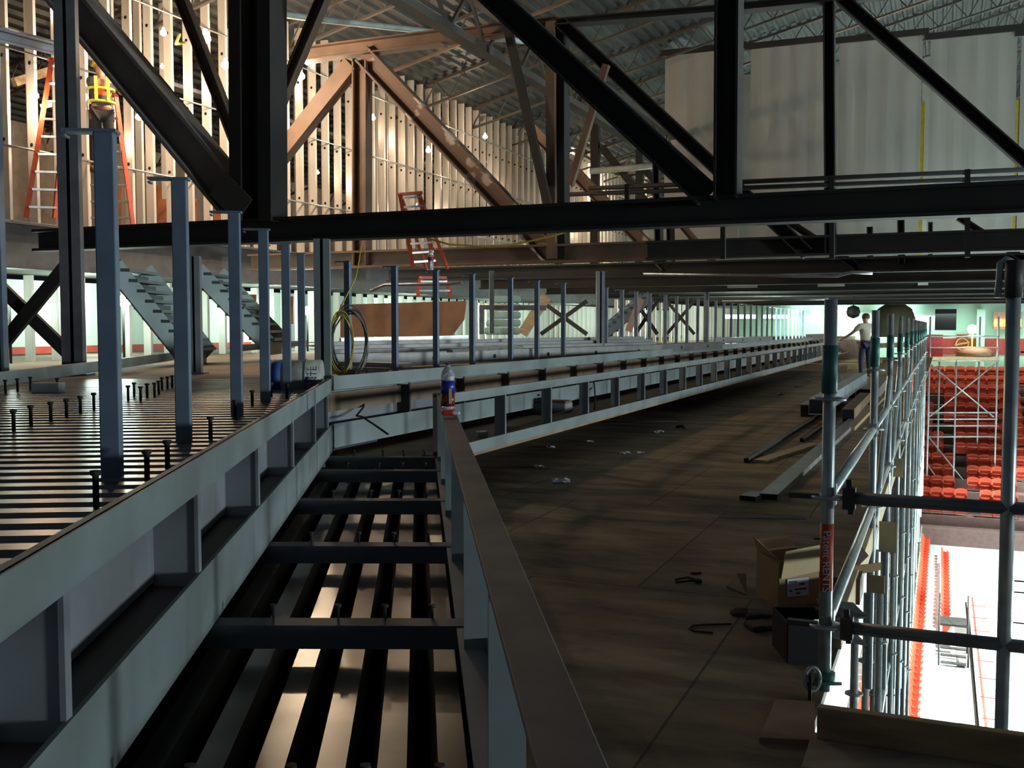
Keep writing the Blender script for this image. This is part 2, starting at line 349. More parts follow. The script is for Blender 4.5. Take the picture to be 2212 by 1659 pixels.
lamp('POINT', TW(2112, 0.15, 0.2), 160, (1, 0.8, 0.6), 0.2)
# wall sign, light box, clock-like lamps, green wall items
sg = thing('wall_sign', QC(0.9, 59.6, 1.2), 'square red wall sign with a gold ring emblem', 'sign')
def WQ(px, h, dc=0): k = (px-CX)/F; D = (59.7+dc)/(0.389*k+0.921); return Vector((k*D, D, H-h))
build('panel', MB().bar(WQ(2065, 0.95), WQ(2091, 0.95), 0.06, 1.05), REDP, sg)
b = MB(); cpt = WQ(2078, 0.95, -0.12); ring = []
for i in range(25): t = 2*math.pi*i/24; ring.append(cpt+N2*(0.30*math.cos(t))+Z*(0.30*math.sin(t)))
b.path(ring, 0.035, 6); b.bar(cpt-N2*0.36-Z*0.06, cpt+N2*0.36+Z*0.10, 0.04, 0.10)
build('gold_emblem', b, mat('gold_paint', (0.65, 0.45, 0.10), 0.4), sg)
lb = thing('lit_menu_board', WQ(2170, 0, -0.5), 'orange backlit boards over the far concession stand', 'light box')
build('housing', MB().bar(WQ(2143, -0.30, -0.4), WQ(2205, -0.30, -0.4), 0.3, 0.9), mat('brown_housing', (0.35, 0.2, 0.15)), lb)
for a, c in ((2146, 2157), (2158, 2166), (2168, 2190), (2192, 2204)):
    build('lit_panel', MB().bar(WQ(a, -0.18, -0.62), WQ(c, -0.18, -0.62), 0.05, 0.38), mat('orange_lit', (1, 0.42, 0.06), emit=4.5), lb)
pil = MB().bar(WQ(2117, -0.9, -0.5), WQ(2117, 2.2, -0.5), 0.4, 0.3, D2); setp(build('wall_pillar', pil, MINT), 'pale green pillar on the far arena wall behind the tower', 'pillar', kind='structure')
for i, px in enumerate((1720, 1760, 1798, 1828, 1905, 1925, 1946, 1962)):
    o = build('wall_lamp', MB().lathe([(0.01, 0), (0.28, 0.03), (0.30, 0.12), (0.02, 0.2)], WQ(px, -0.75, -0.4), n=12), mat('cool_glow', (0.75, 1, 0.9), emit=14))
    setp(o, '%s glowing lamp from the left along the top of the far green wall' % nth(i), 'wall lamp', 'lamps along the far green wall')
lamp('AREA', QC(-6, 57.8, -0.6), 330, (0.78, 1.0, 0.85), 12, (0, 0.2, -1), sy=1.0)
lamp('AREA', QC(4, 57.5, -0.7), 330, (0.78, 1.0, 0.85), 12, (0.1, 0.2, -1), sy=1.0)
b = MB(); b.bar(WQ(2018, -0.35, -2), WQ(2064, -0.35, -2), 0.3, 1.1); setp(build('loudspeaker_cluster', b, BLACK), 'black box cluster hanging high beside the far scaffold', 'loudspeaker')
setp(build('hanging_ball', MB().lathe([(0.01, 0), (0.2, 0.08), (0.26, 0.25), (0.2, 0.42), (0.02, 0.5), (0.02, 1.6)], onc(1843, 688, 40.3)), BLACK), 'small dark ball hanging before the far green wall', 'hanging lamp')
setp(build('arch_backdrop', MB().lathe([(1.0, 0), (1.0, 1.0), (0.85, 1.45), (0.5, 1.7), (0.01, 1.8)], WQ(1931, 0.55, -3), n=18), mat('dark_olive_cloth', (0.10, 0.09, 0.05), 0.8)), 'dark rounded dome-shaped booth before the far green wall', 'booth')
# pink parapet and lumber at the far end of the plywood
setp(build('parapet', MB().bar(QC(-9.0, 45.5, 0.95), QC(-3.0, 45.5, 0.95), 0.25, 0.75), mat('pink_plaster', (0.72, 0.50, 0.42), 0.8)), 'pinkish low parapet at the far end of the plywood deck', 'parapet')
for i in range(6):
    c = 33+1.6*i; q0 = -5.9+0.3*(i % 3)
    setp(build('lumber_stack', MB().bar(QC(q0, c, 1.30), QC(q0+3.2, c+0.3, 1.30), 0.5, 0.2), WOODL if i % 2 else WOODD, bevel=0.01), '%s heap of boards across the far deck, counting from the standing worker' % nth(i), 'lumber', 'board heaps at the far end of the deck')
setp(build('guard_board', MB().bar(onc(1862, 748, 31), onc(1960, 744, 31), 0.05, 0.14), WOODL), 'pale board fixed across the scaffold behind the standing worker', 'board')
# banners
for i, (x0, x1, yt, yb, c) in enumerate(((1437, 1600, 120, 640, 28), (1622, 1790, 103, 610, 28), (1813, 1992, 88, 610, 28), (2010, 2197, 77, 610, 28), (2206, 2420, 66, 610, 28))):
    a = onc(x0, 120, c); d = onc(x1, 120, c); top = onc(x0, yt, c).z - 0.03*i; bot = 1.4+1.25
    n = 20; vs = []
    for k in range(n+1):
        p = a.lerp(d, k/n)+D2*(0.004*math.sin(k*1.3+i))
        for zz in (top, bot): vs += [Vector((p.x, p.y, zz)), Vector((p.x, p.y, zz))+D2*0.02]
    fs = []
    for k in range(n): q = 4*k; fs += [(q, q+4, q+6, q+2), (q+1, q+3, q+7, q+5), (q, q+1, q+5, q+4), (q+2, q+6, q+7, q+3)]
    fs += [(0, 2, 3, 1), (4*n, 4*n+1, 4*n+3, 4*n+2)]
    t = thing('wall_banner', Vector((a.x, a.y, bot)), ['leftmost tall off-white hanging panel, crossed by two dark braces', 'second tall off-white panel from the left, right of the thick upright', 'third tall off-white panel, its right side edged in yellow', 'fourth tall off-white panel with a long diagonal brace across it', 'last off-white panel cut by the right picture edge'][i], 'hanging panel', 'off-white hanging panels')
    build('cloth', MB().add(vs, fs), BANNER, t)
    build('top_bar', MB().bar(Vector((a.x, a.y, top+0.06))-N2*0.15, Vector((d.x, d.y, top+0.06))+N2*0.15, 0.12, 0.16), DARK, t)
    if i in (1, 2, 3): build('yellow_edge', MB().bar(Vector((d.x, d.y, bot))+D2*0.3+N2*0.03, Vector((d.x, d.y, top-1.6))+D2*0.3+N2*0.03, 0.11, 0.03, D2), YEDGE, t)
for i, (x0, x1) in enumerate(((1575, 1640), (1772, 1830), (1990, 2012))):
    a = onc(x0, 300, 29.5); d = onc(x1, 300, 29.5)
    setp(build('rear_panel', MB().bar(Vector((a.x, a.y, 5.5)), Vector((d.x, d.y, 5.5)), 0.03, 6.0), BANNER), 'narrow rear panel showing in the %s gap between the off-white hanging panels' % ORD[i], 'hanging panel', 'rear panels in the gaps')
# ------------------------------------------------------------------ roof joists
for i in range(15):
    c = 9+3.0*i; j = thing('roof_joist', QC(-8, c, -6.5), '%s open-web joist under the roof deck, counting from the camera' % nth(i), 'roof joist', 'open-web joists under the roof deck')
    a = QC(-20, c, -roofz(-20)+0.12); d = QC(14, c, -roofz(14)+0.12); dn = Vector((0, 0, -0.55))
    build('top_chord', MB().bar(a, d, 0.09, 0.07), DARKWEB, j); build('bottom_chord', MB().bar(a+dn, d+dn, 0.08, 0.05), RUST if i % 3 == 1 else DARKWEB, j)
    b = MB(); n = 44
    for k in range(n):
        p = a.lerp(d, k/n); r = a.lerp(d, (k+0.5)/n)+dn; s_ = a.lerp(d, (k+1)/n)
        b.bar(p, r, 0.025, 0.025); b.bar(r, s_, 0.025, 0.025)
    build('web_bar', b, DARKWEB, j)
g = thing('roof_girder', onc(1000, 80, 20), 'dark roof girder running deep into the hall above the stud wall', 'roof girder')
a = onc(863, 0, 12.5); dirq = a.x*N2.x+a.y*N2.y
for dz, nm in ((0, 'bottom_chord'), (0.75, 'top_chord')):
    build(nm, MB().bar(QC(dirq, 7, H-a.z-dz), QC(dirq, 58, H-a.z-dz), 0.22, 0.12), DARKWEB, g)
b = MB()
for k in range(36):
    p = QC(dirq, 7+1.4*k, H-a.z); b.bar(p, p+D2*0.7+Z*0.75, 0.05, 0.05); b.bar(p+D2*0.7+Z*0.75, p+D2*1.4, 0.05, 0.05)
build('web_bar', b, DARKWEB, g)
# ================================================================== ROOF TRUSSES (bottom chords cross the view)
C1 = 10.3; STEP = 5.0
def mem(parent, name, c, x0, y0, x1, y1, wpx, m, dep=0.28, style='i', dc=0.0):
    a = onc(x0, y0, c+dc); d = onc(x1, y1, c+dc)
    wm = wpx*((a.y+d.y)/2)/F
    b = MB()
    if style == 'i': b.ibar(a, d, wm, dep, D2, tf=max(0.02, wm*0.10), tw=0.03)
    else: b.bar(a, d, dep, wm, (d-a).cross(D2))
    return build(name, b, m, parent)
def chord(parent, c, q0, q1, m, h0=-1.01, h1=-1.30, name='bottom_chord', split=None):
    return build(name, MB().ibar(QC(q0, c, (h0+h1)/2), QC(q1, c, (h0+h1)/2), abs(h1-h0), 0.26, D2, tf=0.035, tw=0.03), m, parent)
t1 = thing('roof_truss', QC(-2, C1, -1), 'nearest dark roof truss, its broad bottom beam crossing the whole view', 'roof truss')
chord(t1, C1, -11.3, 8.5, DARK)
mem(t1, 'column', C1, 527, 480, 524, -90, 30, DARK, 0.34, 'b'); mem(t1, 'column', C1, 590, 480, 587, -90, 32, DARK, 0.34, 'b')
mem(t1, 'column_web', C1, 556, 480, 554, -90, 30, DARKWEB, 0.06, 'b', 0.12)
mem(t1, 'post', C1, 1572, 432, 1576, -70, 50, DARK, 0.30)
mem(t1, 'diagonal_brace', C1, 120, -40, 510, 432, 76, mat('dusty_grey_brace', (0.30, 0.27, 0.24), 0.6, 0.0, (0.22, 0.18, 0.13), 1.5), 0.30)
mem(t1, 'diagonal_brace', C1, 1018, -50, 1530, 424, 52, DARK, 0.26)
mem(t1, 'thin_brace', C1, 378, -40, 522, 335, 24, RUST, 0.12, 'i', 0.35)
mem(t1, 'thin_brace', C1, 722, -60, 600, 232, 24, RUST, 0.12, 'i', 0.3)
mem(t1, 'gusset_plate', C1, 470, 395, 528, 455, 62, DARKWEB, 0.02, 'b', -0.17)
C2 = C1+STEP
t2 = thing('roof_truss', QC(-2, C2, -1), 'second roof truss, with the long rust-brown brace before the bright studs', 'roof truss')
chord(t2, C2, -4.2, 12, DARK); chord(t2, C2, -11.6, -4.2, RUST, name='rusty_bottom_chord')
mem(t2, 'post', C2, 782, 575, 782, 135, 34, RUST, 0.22)
mem(t2, 'column', C2, 1196, 560, 1194, 50, 20, RUST, 0.26, 'b'); mem(t2, 'column', C2, 1218, 560, 1216, 50, 16, DARK, 0.26, 'b', 0.1)
mem(t2, 'post', C2, 1795, 548, 1791, 8, 23, DARK, 0.22)
mem(t2, 'rusty_brace', C2, 786, 118, 1190, 548, 42, RUSTWHITE, 0.24)
mem(t2, 'rusty_brace', C2, 762, 140, 560, 395, 34, RUST, 0.22, 'b')
mem(t2, 'diagonal_brace', C2, 1215, 52, 1745, 548, 28, DARK, 0.22)
mem(t2, 'diagonal_brace', C2, 1815, -4, 2330, 452, 26, DARK, 0.22)
mem(t2, 'thin_brace', C2, 1085, 10, 1184, 445, 17, DARK, 0.1, 'b', -0.2)
mem(t2, 'thin_brace', C2, 1310, 140, 1232, 400, 14, RUST, 0.1, 'b', -0.2)
mem(t2, 'top_chord', C2, 650, 120, 960, 82, 30, RUST, 0.24); mem(t2, 'top_chord', C2, 960, 82, 1205, 50, 24, RUST, 0.24)
mem(t2, 'top_chord', C2, 1205, 50, 1560, 22, 14, DARK, 0.24); mem(t2, 'top_chord', C2, 1560, 22, 2260, -46, 16, DARK, 0.24)
C3 = C2+STEP
t3 = thing('roof_truss', QC(-2, C3, -1), 'third roof truss, with a pale diagonal brace beside the bright far studs', 'roof truss')
chord(t3, C3, -11.6, 14, DARK)
mem(t3, 'diagonal_brace', C3, 1140, 270, 1440, 575, 26, RUSTWHITE, 0.2); mem(t3, 'post', C3, 1425, 570, 1418, 335, 14, DARK, 0.2)
mem(t3, 'post', C3, 1948, 570, 1946, 470, 14, DARK, 0.2); mem(t3, 'post', C3, 1205, 570, 1205, 320, 12, DARK, 0.2)
mem(t3, 'diagonal_brace', C3, 1690, 470, 1850, 575, 16, DARK, 0.2); mem(t3, 'diagonal_brace', C3, 2070, 470, 2235, 575, 14, DARK, 0.2)
C4 = C3+STEP
t4 = thing('roof_truss', QC(-2, C4, -1), 'fourth roof truss, seen in slivers below the third beam', 'roof truss')
chord(t4, C4, -11.6, 15, DARK)
mem(t4, 'diagonal_brace', C4, 1400, 400, 1560, 590, 14, RUSTWHITE, 0.2); mem(t4, 'post', C4, 1450, 590, 1448, 470, 14, DARK, 0.2)
mem(t4, 'post', C4, 1880, 590, 1879, 490, 12, DARK, 0.2); mem(t4, 'post', C4, 2010, 590, 2010, 480, 9, DARK, 0.2)
for k in range(5, 10):
    c = C1+STEP*(k-1)
    t = thing('roof_truss', QC(-2, c, -1), '%s roof truss beam in the dark stack above the far deck' % nth(k-1), 'roof truss')
    chord(t, c, -11.6, 17, DARK)
    for q in (-10, -6.2, 5.5): build('post', MB().bar(QC(q, c, -1.3), QC(q, c, -roofz(q)+0.8), 0.25, 0.22, D2), DARK, t)
    build('diagonal_brace', MB().bar(QC(-9.8, c, -5.5), QC(-6.4, c, -1.4), 0.2, 0.2), DARK, t)
# hung pipes under the beams
def pipe(name, pts, r, m, label, cat, group=None):
    return build(name, MB().path(pts, r, 8), m, None, label, cat, group)
pipe('conduit', [onc(1390, 592, 14.2), onc(1700, 596, 14.2), onc(1810, 596, 14.2), onc(1840, 588, 14.2), onc(1885, 590, 14.2)], 0.022, GALV, 'bright steel conduit slung under the third beam, bent at its right end', 'conduit')
pipe('conduit', [onc(800, 628, 13), onc(830, 616, 13), onc(975, 613, 13), onc(1000, 611, 13)], 0.022, GALV, 'thin conduit bent above the orange-brown panel', 'conduit')
pipe('conduit', [onc(1560, 651, 24), onc(1790, 646, 24)], 0.03, GALV, 'thin conduit over the row of distant posts', 'conduit')
pipe('ring_duct', [atY(560, 24, 16), atY(700, 43, 17), atY(830, 57, 18), atY(1000, 76, 19), atY(1170, 93, 20)], 0.055, mat('pale_green_pipe', (0.50, 0.55, 0.50), 0.5), 'long pale pipe curving under the roof above the rusty beam', 'pipe')
pipe('ring_duct', [onc(1275, 370, 30), onc(1350, 364, 30), onc(1440, 355, 30)], 0.10, mat('pale_green_pipe', (0.50, 0.55, 0.50)), 'short pale pipe high beside the far bright studs', 'pipe')
# catwalk handrail
cr = thing('catwalk_railing', onc(1700, 400, 13.2), 'dark double handrail above the nearest big beam, before the hanging panels', 'handrail')
build('top_rail', MB().tube(onc(1272, 407, 13.2), onc(2230, 366, 13.2), 0.03, 8), DARK, cr)
build('middle_rail', MB().tube(onc(1230, 420, 13.2), onc(2230, 383, 13.2), 0.03, 8), DARK, cr)
for px, y0, y1 in ((2090, 366, 556), (1797, 384, 560), (1355, 398, 470), (1562, 392, 560)): build('rail_post', MB().bar(onc(px, y1, 13.2), onc(px, y0, 13.2), 0.06, 0.06, D2), DARK, cr)
# left-hand framing near the first bay
def vcol(name, px, D, h0, h1, wpx, m, label, cat, group=None, double=True):
    x = (px-CX)/F*D; wm = wpx*D/F; t = thing(name, (x, D, H-h0), label, cat, group)
    if double:
        for k in (-1, 1): build('channel', MB().bar((x+k*wm*0.28, D, H-h0), (x+k*wm*0.28, D, H-h1), 0.12, wm*0.38, N1), m, t)
        build('batten_plate', MB().bar((x, D+0.03, H-h0), (x, D+0.03, H-h1), 0.03, wm*0.3, N1), DARKWEB, t)
    else: build('shaft', MB().bar((x, D, H-h0), (x, D, H-h1), 0.12, wm, N1), m, t)
    build('base_plate', MB().box((x, D, H-h0), wm*1.5, 0.22, 0.02), m, t)
    return t
vcol('steel_column', 160, 11.0, 0.53, -6.3, 48, mat('grey_column', (0.14, 0.14, 0.15), 0.6), 'tall double steel column at the left, between the X brace and the stair', 'column')
vcol('steel_column', 422, 11.4, 0.53, -0.78, 30, PRIMER2, 'short grey double column behind the second guard post', 'column')
vcol('steel_column', 6, 9.5, 0.53, -4.4, 16, BLUEST, 'blue-grey column at the left picture edge', 'column')
vcol('steel_column', 1296, 16.2, 0.53, -0.87, 18, PRIMER2, 'grey column beside the blue stair, behind the stud bundle', 'column')
vcol('steel_column', 1525, 26, 0.53, -0.87, 10, PRIMER2, 'slim grey column in the middle of the distant posts', 'column')
vcol('steel_column', 698, 8.25, 1.0, -0.70, 36, PRIMER, 'double grey column where the near girder bends, beside the paint drum', 'column')
xb = thing('cross_brace', F1(-6.5, 12, 0.5), 'dark X-shaped brace at the left edge below the upper floor', 'cross brace')
build('brace_arm', MB().bar(atY(-40, 800, 11.6), atY(150, 566, 11.6), 0.08, 0.14), DARK, xb); build('brace_arm', MB().bar(atY(-30, 590, 11.7), atY(160, 775, 11.7), 0.08, 0.14), DARK, xb)
for i, (x0, x1, D, lab) in enumerate(((1168, 1268, 22, 'grey X brace before the bright green wall, left of the blue stair'), (1372, 1420, 26, 'small X brace right of the blue stair'), (1440, 1500, 31, 'tiny X brace left of the bright fixtures'))):
    x = thing('cross_brace', atY((x0+x1)/2, 720, D), lab, 'cross brace')
    build('brace_arm', MB().bar(atY(x0, 650, D), atY(x1, 722, D), 0.06, 0.09), DARKWEB, x); build('brace_arm', MB().bar(atY(x0, 722, D+.1), atY(x1, 650, D+.1), 0.06, 0.09), DARKWEB, x)
a = F2(24500, 10.6, 0); setp(build('steel_beam', MB().ibar(atY(-60, 58, 11.6), atY(136, 108, 13.4), 0.16, 0.14, D2), BLUEST), 'grey-blue beam sloping across the top left corner', 'beam')
setp(build('edge_angle', MB().bar(F1(-3.45, 4.5, 0.44), F1(-3.45, 14.2, 0.42), 0.06, 0.11), PRIMER), 'long grey edge angle behind the left ribbed deck', 'edge angle')
setp(build('edge_angle', MB().bar(atY(516, 752, 14.5), atY(640, 742, 17), 0.06, 0.09), PRIMER), 'short grey edge angle between the guard posts beside the paint drum', 'edge angle')
# stairs
def stair(x0, y0, x1, y1, D, m, label, wid=1.1, n=9, light=None):
    a = atY(x0, y0, D); d = atY(x1, y1, D+0.8); t = thing('stair', Vector((d.x, d.y, d.z)), label, 'stair')
    for k in (0, 1): build('stringer', MB().bar(a+Vector((0, k*wid, 0)), d+Vector((0, k*wid, 0)), 0.05, 0.26), m, t)
    b = MB()
    for i in range(n):
        p = a.lerp(d, (i+0.5)/n); b.box(p+Vector((0, wid/2, 0)), 0.30, wid, 0.04); b.bar(p+Vector((0, 0, -0.12)), p+Vector((0, wid, -0.12)), 0.02, 0.2)
    build('tread', b, light or m, t); return t
stair(245, 575, 400, 770, 13.0, STAIRM, 'dark steel stair flight descending right, behind the first guard posts')
stair(425, 585, 580, 745, 14.5, STAIRM, 'grey-green stair flight behind the third and fourth guard posts')
stair(1405, 640, 1305, 722, 24.5, mat('dusty_blue_steel', (0.13, 0.19, 0.25), 0.6), 'blue-grey stair flight right of the grey column with the X brace', 1.3, 8)
t = thing('spiral_riser_stack', atY(1085, 722, 21), 'stack of pale green curved risers right of the orange-brown panel', 'risers')
for i in range(5): build('riser', MB().bar(atY(1046+4*i, 715-17*i, 21+0.3*i), atY(1125, 715-17*i, 21+0.3*i), 0.4, 0.15), mat('pale_teal_steel', (0.32, 0.46, 0.43), 0.6), t, bevel=0.05)
setp(build('leaning_plank', MB().bar(atY(1128, 722, 20.5), atY(1180, 640, 20.5), 0.05, 0.22), WOODL), 'pale plank leaning left of the X brace', 'plank')
setp(build('leaning_plank', MB().bar(atY(1357, 716, 21.5), atY(1385, 645, 21.5), 0.05, 0.14), mat('pink_wood', (0.6, 0.35, 0.28))), 'pinkish plank leaning before the blue stair', 'plank')
fr = thing('window_frame_unit', atY(1090, 722, 18), 'open grey metal frame right of the orange-brown panel', 'metal frame')
for a_, d_ in (((1040, 722), (1040, 660)), ((1160, 722), (1160, 660)), ((1036, 663), (1180, 665)), ((1062, 720), (1062, 585))): build('frame_bar', MB().bar(atY(*a_, 17.5), atY(*d_, 17.5), 0.08, 0.08, N1), GALV, fr)
# orange-brown panel
op = thing('sheet_panel', atY(880, 728, 15.5), 'large orange-brown sheet standing behind the guard posts, its right end cut slanting', 'panel')
build('sheet', MB().prism([atY(735, 728, 15), atY(735, 658, 15), atY(1006, 650, 16.2), atY(1002, 690, 16.2), atY(975, 726, 16.1)], (0.01, 0.05, 0)), ORANGE, op)
build('bottom_rail', MB().bar(atY(735, 735, 14.9), atY(1010, 728, 16.1), 0.06, 0.06), GALV, op)
for i, (x0, x1, y0, y1, D) in enumerate(((398, 425, 430, 490, 19), (440, 475, 440, 492, 19.5), (340, 385, 430, 500, 18.5), (560, 575, 640, 700, 20), (612, 634, 640, 700, 20.8), (535, 553, 636, 690, 19.8))):
    p = [atY(x0, y1, D), atY(x1, y1, D), atY(x1, y0, D), atY(x0, y0, D)]
    setp(build('plywood_sheet', MB().prism(p, (0, 0.03, 0)), ORANGE), '%s orange board among the studs, counting from the left column' % ['third', 'fourth', 'second', 'sixth', 'seventh', 'fifth'][i], 'board', 'orange boards behind the studs')
# ================================================================== STUD WALLS
def studmesh(hh, wd=0.15):
    b = MB(); x = wd/2     # web across N2 side; flange faces along D2
    b.bar((0, 0, 0), (0, 0, hh), 0.012, wd, (1, 0, 0))
    for k in (-1, 1): b.bar((k*x, 0.022, 0), (k*x, 0.022, hh), 0.05, 0.010, (1, 0, 0))
    return b
def studrow(q, c0, c1, step, hb, ht, label, group, wd=0.15, holes=True, jit=0.0):
    m = studmesh(ht, wd); st = build('metal_stud', m, STUD); n = 0; c = c0
    hole = None
    if holes:
        for zz in (1.2, 2.4, 3.6):
            if zz < ht-0.2: build('service_hole', MB().lathe([(0.001, -0.009), (0.03, -0.009), (0.03, 0.009), (0.001, 0.009)], (0, 0, zz), (0, 1, 0), 8), BLACK, st)
    while c < c1:
        o = st if n == 0 else dup(st)
        o.location = QC(q, c, hb); o.rotation_euler = (0, 0, ang2)
        setp(o, label, 'metal stud', group); n += 1; c += step*(1+jit*random.uniform(-1, 1))
    return n
studrow(-12.56, 10.4, 52, 0.49, -1.5, 4.72, 'tall bright metal stud of the front row standing on the upper floor', 'front row of tall metal studs', 0.16)
studrow(-13.5, 10.4, 52, 0.60, -1.5, 4.50, 'tall metal stud of the rear row behind the front row on the upper floor', 'rear row of tall metal studs', 0.14, False, 0.15)
studrow(-12.75, 10.4, 52, 0.50, 0.53, 1.30, 'short metal stud of the lower wall between slab and upper floor', 'short studs of the lower wall', 0.15)
b = MB()
for z_ in (-2.6, -4.0, -5.4):
    b.tube(QC(-12.45, 10.5, z_), QC(-12.45, 52, z_), 0.018, 6)
setp(build('stud_bridging', b, GALV), 'thin horizontal steel bridging lines running across the tall stud wall', 'bridging')
setp(build('stud_track', MB().bar(QC(-12.56, 10.4, -1.52), QC(-12.56, 52, -1.52), 0.17, 0.05), GALV), 'bottom track carrying the tall metal stud wall', 'track')
setp(build('green_wallboard', MB().bar(QC(-14.2, 26, -1.9), QC(-14.2, 36, -1.9), 0.03, 1.1), mat('green_wallboard', (0.45, 0.66, 0.56), 0.8)), 'pale green wallboard low behind the tall studs, right of the stepladder', 'wallboard')
def bulb(loc, power, col, r, label, e=60):
    o = build('work_or_fill_bulb', MB().lathe([(0.01, 0), (r, r*0.6), (r, r*1.2), (0.4*r, r*2), (0.3*r, r*2.6)], loc, n=10), mat('bulb_%d_%d' % (int(col[2]*100), e), col, emit=e))
    setp(o, label, 'work lamp'); lamp('POINT', Vector(loc)+Vector((0, 0, -0.12)), power*0.26, col, 0.06)
# ================================================================== TIER GIRDERS
def girder(name, label, P, ds, fins, top, bot, inner, web=None, m=PRIMER, m2=PRIMER2, cap=None, finw=0.11, side=1, finm=None):
    # P(o, D, h): o = offset behind the front plane; top/bot = (h_top, h_bottom) of the two bands
    d0, d1_ = ds; t = thing(name, P(0, d0, bot[1]), label, 'tier girder')
    sdir = (P(1, 5, 0)-P(0, 5, 0)).normalized()
    def band(nm, hs, o, mm, th=0.012, a=d0, c=d1_): return build(nm, MB().bar(P(o, a, (hs[0]+hs[1])/2), P(o, c, (hs[0]+hs[1])/2), th, abs(hs[1]-hs[0])), mm, t)
    band('top_band', top, 0, m); band('bottom_band', bot, 0, m)
    cw = cap or 0.025
    build('top_flange', MB().bar(P(cw/2, d0, top[0]+0.006), P(cw/2, d1_, top[0]+0.006), cw, 0.012), m if cap is None else cap_m[0], t)
    b = MB().bar(P(0.075, d0, bot[0]+0.05), P(0.075, d1_, bot[0]+0.05), 0.15, 0.01); build('bottom_plate', b, DARKWEB, t)
    if web: build('web_plate', MB().bar(P(web, d0, (top[0]+bot[0])/2+0.08), P(web, d1_, (top[0]+bot[0])/2+0.08), 0.012, bot[0]-top[0]-0.10), m2, t)
    for D in fins:
        b = MB().bar(P(0.006+finw/2, D, bot[0]+0.05), P(0.006+finw/2, D, top[0]+(0.13 if web else 0.01)), 0.012, finw, sdir)
        b.bar(P(0.006, D, bot[0]+0.05), P(0.006, D, top[0]+0.01), 0.028, 0.012, sdir)
        build('stiffener', b, finm or m2, t)
    return t
cap_m = [BROWNCAP]
SL = -0.69; G1 = girder('tier_girder', 'near left steel tier girder running from the lower left corner to the double column', lambda o, D, h: F1(SL-o, D, h), (0.6, 7.95), [0.86, 1.96, 3.16, 4.35, 5.56, 6.76, 7.7], (0.406, 0.515), (0.769, 0.986), None, web=0.15, finw=0.14)
G2 = girder('tier_girder', 'far upper steel tier girder beyond the double column, behind the lower girder', lambda o, D, h: F2(10502, D, h)-N2*o, (7.98, 41), [9.14+1.045*i for i in range(30)], (0.39, 0.50), (0.765, 0.955), None, web=0.14, finw=0.13, finm=DARKWEB)
G3 = girder('tier_girder', 'open ladder-like lower tier girder running from the drink bottle towards the far deck', lambda o, D, h: F2(8541, D, h)-N2*o, (7.85, 39), [9.06+1.065*i for i in range(28)], (0.53, 0.606), (0.957, 1.05), None, finw=0.10)
# parapet girder of the near bay: brown cap flange, fins on its left face
pg = thing('tier_girder', F1(0.14, 1, 1.1), 'near right steel girder with flat brown top flange and a bottle on its end', 'tier girder')
build('top_flange', MB().prism([F1(0.138, 0.8, 0.525), F1(0.225, 0.8, 0.525), F1(0.225, 7.8, 0.525), F1(0.133, 7.8, 0.525)], (0, 0, -0.014)), BROWNCAP, pg, bevel=0.003)
build('bottom_flange', MB().bar(F1(0.17, 0.8, 1.0), F1(0.17, 7.8, 1.0), 0.10, 0.014), PRIMER2, pg)
for D in (0.95, 1.99, 3.1, 4.28, 5.3, 6.4, 7.5): build('stiffener', MB().bar(F1(0.172, D, 1.0), F1(0.172, D, 0.54), 0.018, 0.075, N1), PRIMER, pg)
build('end_post', MB().bar(F1(0.15, 7.82, 1.0), F1(0.15, 7.82, 0.51), 0.05, 0.09, N1), DARKWEB, pg)
# cross beams of the near bay
for i, D in enumerate((2.1, 3.37, 4.59, 5.79, 6.98, 7.7)):
    t = thing('cross_beam', F1(-0.3, D, 1.1), '%s dark cross beam over the ribbed trough, counting from the camera' % ORD[i], 'cross beam', 'cross beams over the trough')
    b = MB().bar(F1(-0.71, D, 0.995), F1(0.20, D-0.01, 0.995), 0.09, 0.012); b.bar(F1(-0.71, D-0.04, 1.03), F1(0.20, D-0.05, 1.03), 0.012, 0.075); build('beam', b, mat('dark_primer', (0.10, 0.11, 0.12), 0.6, 0.2), t)
    b = MB()
    for s in (-0.5, -0.28, -0.12, 0.04):
        b.tube(F1(s, D+0.05, 1.09), F1(s, D+0.05, 0.95), 0.006, 6); b.tube(F1(s, D+0.05, 0.955), F1(s, D+0.05, 0.945), 0.013, 6)
    build('stud_bolt', b, DARK, t)
# guard posts
def postmesh(root, hh=1.13):
    build('post_tube', MB().bar((0, 0, 0), (0, 0, hh), 0.045, 0.062, (1, 0, 0)), BLUEST, root, bevel=0.004)
    build('top_angle', MB().bar((-0.125, 0, hh), (0.04, 0, hh), 0.06, 0.010).bar((-0.12, 0, hh-0.012), (-0.12, 0, hh-0.02), 0.01, 0.05), BLUEST, root)
    build('base_plate', MB().box((0, 0, 0), 0.13, 0.10, 0.012), BLUEST, root)
gp = thing('guard_post', (0, 0, 0), 'x', 'guard post', 'guard posts along the deck edge'); postmesh(gp); first = True
for i, (px, yt) in enumerate(((227, 287), (388, 388), (506, 459), (569, 496), (617, 526), (650, 548))):
    D = 0.62*F/(705-yt); o = gp if first else dup(gp); first = False
    p = atY(px, yt+20, D); o.location = (p.x, p.y, H-0.515); o.rotation_euler = (0, 0, math.atan2(N1.y, N1.x))
    setp(o, '%s blue-grey guard post from the left along the ribbed deck edge' % ORD[i], 'guard post')
xs = [752, 853, 942, 1020, 1103, 1160, 1217, 1309, 1343, 1374, 1403, 1437, 1461, 1484]
Ds = [9.74, 10.5, 11.3, 12.1, 13.0, 13.8, 14.6, 16.4, 17.3, 18.2, 19.1, 20.1, 21.0, 21.9]
k = 0
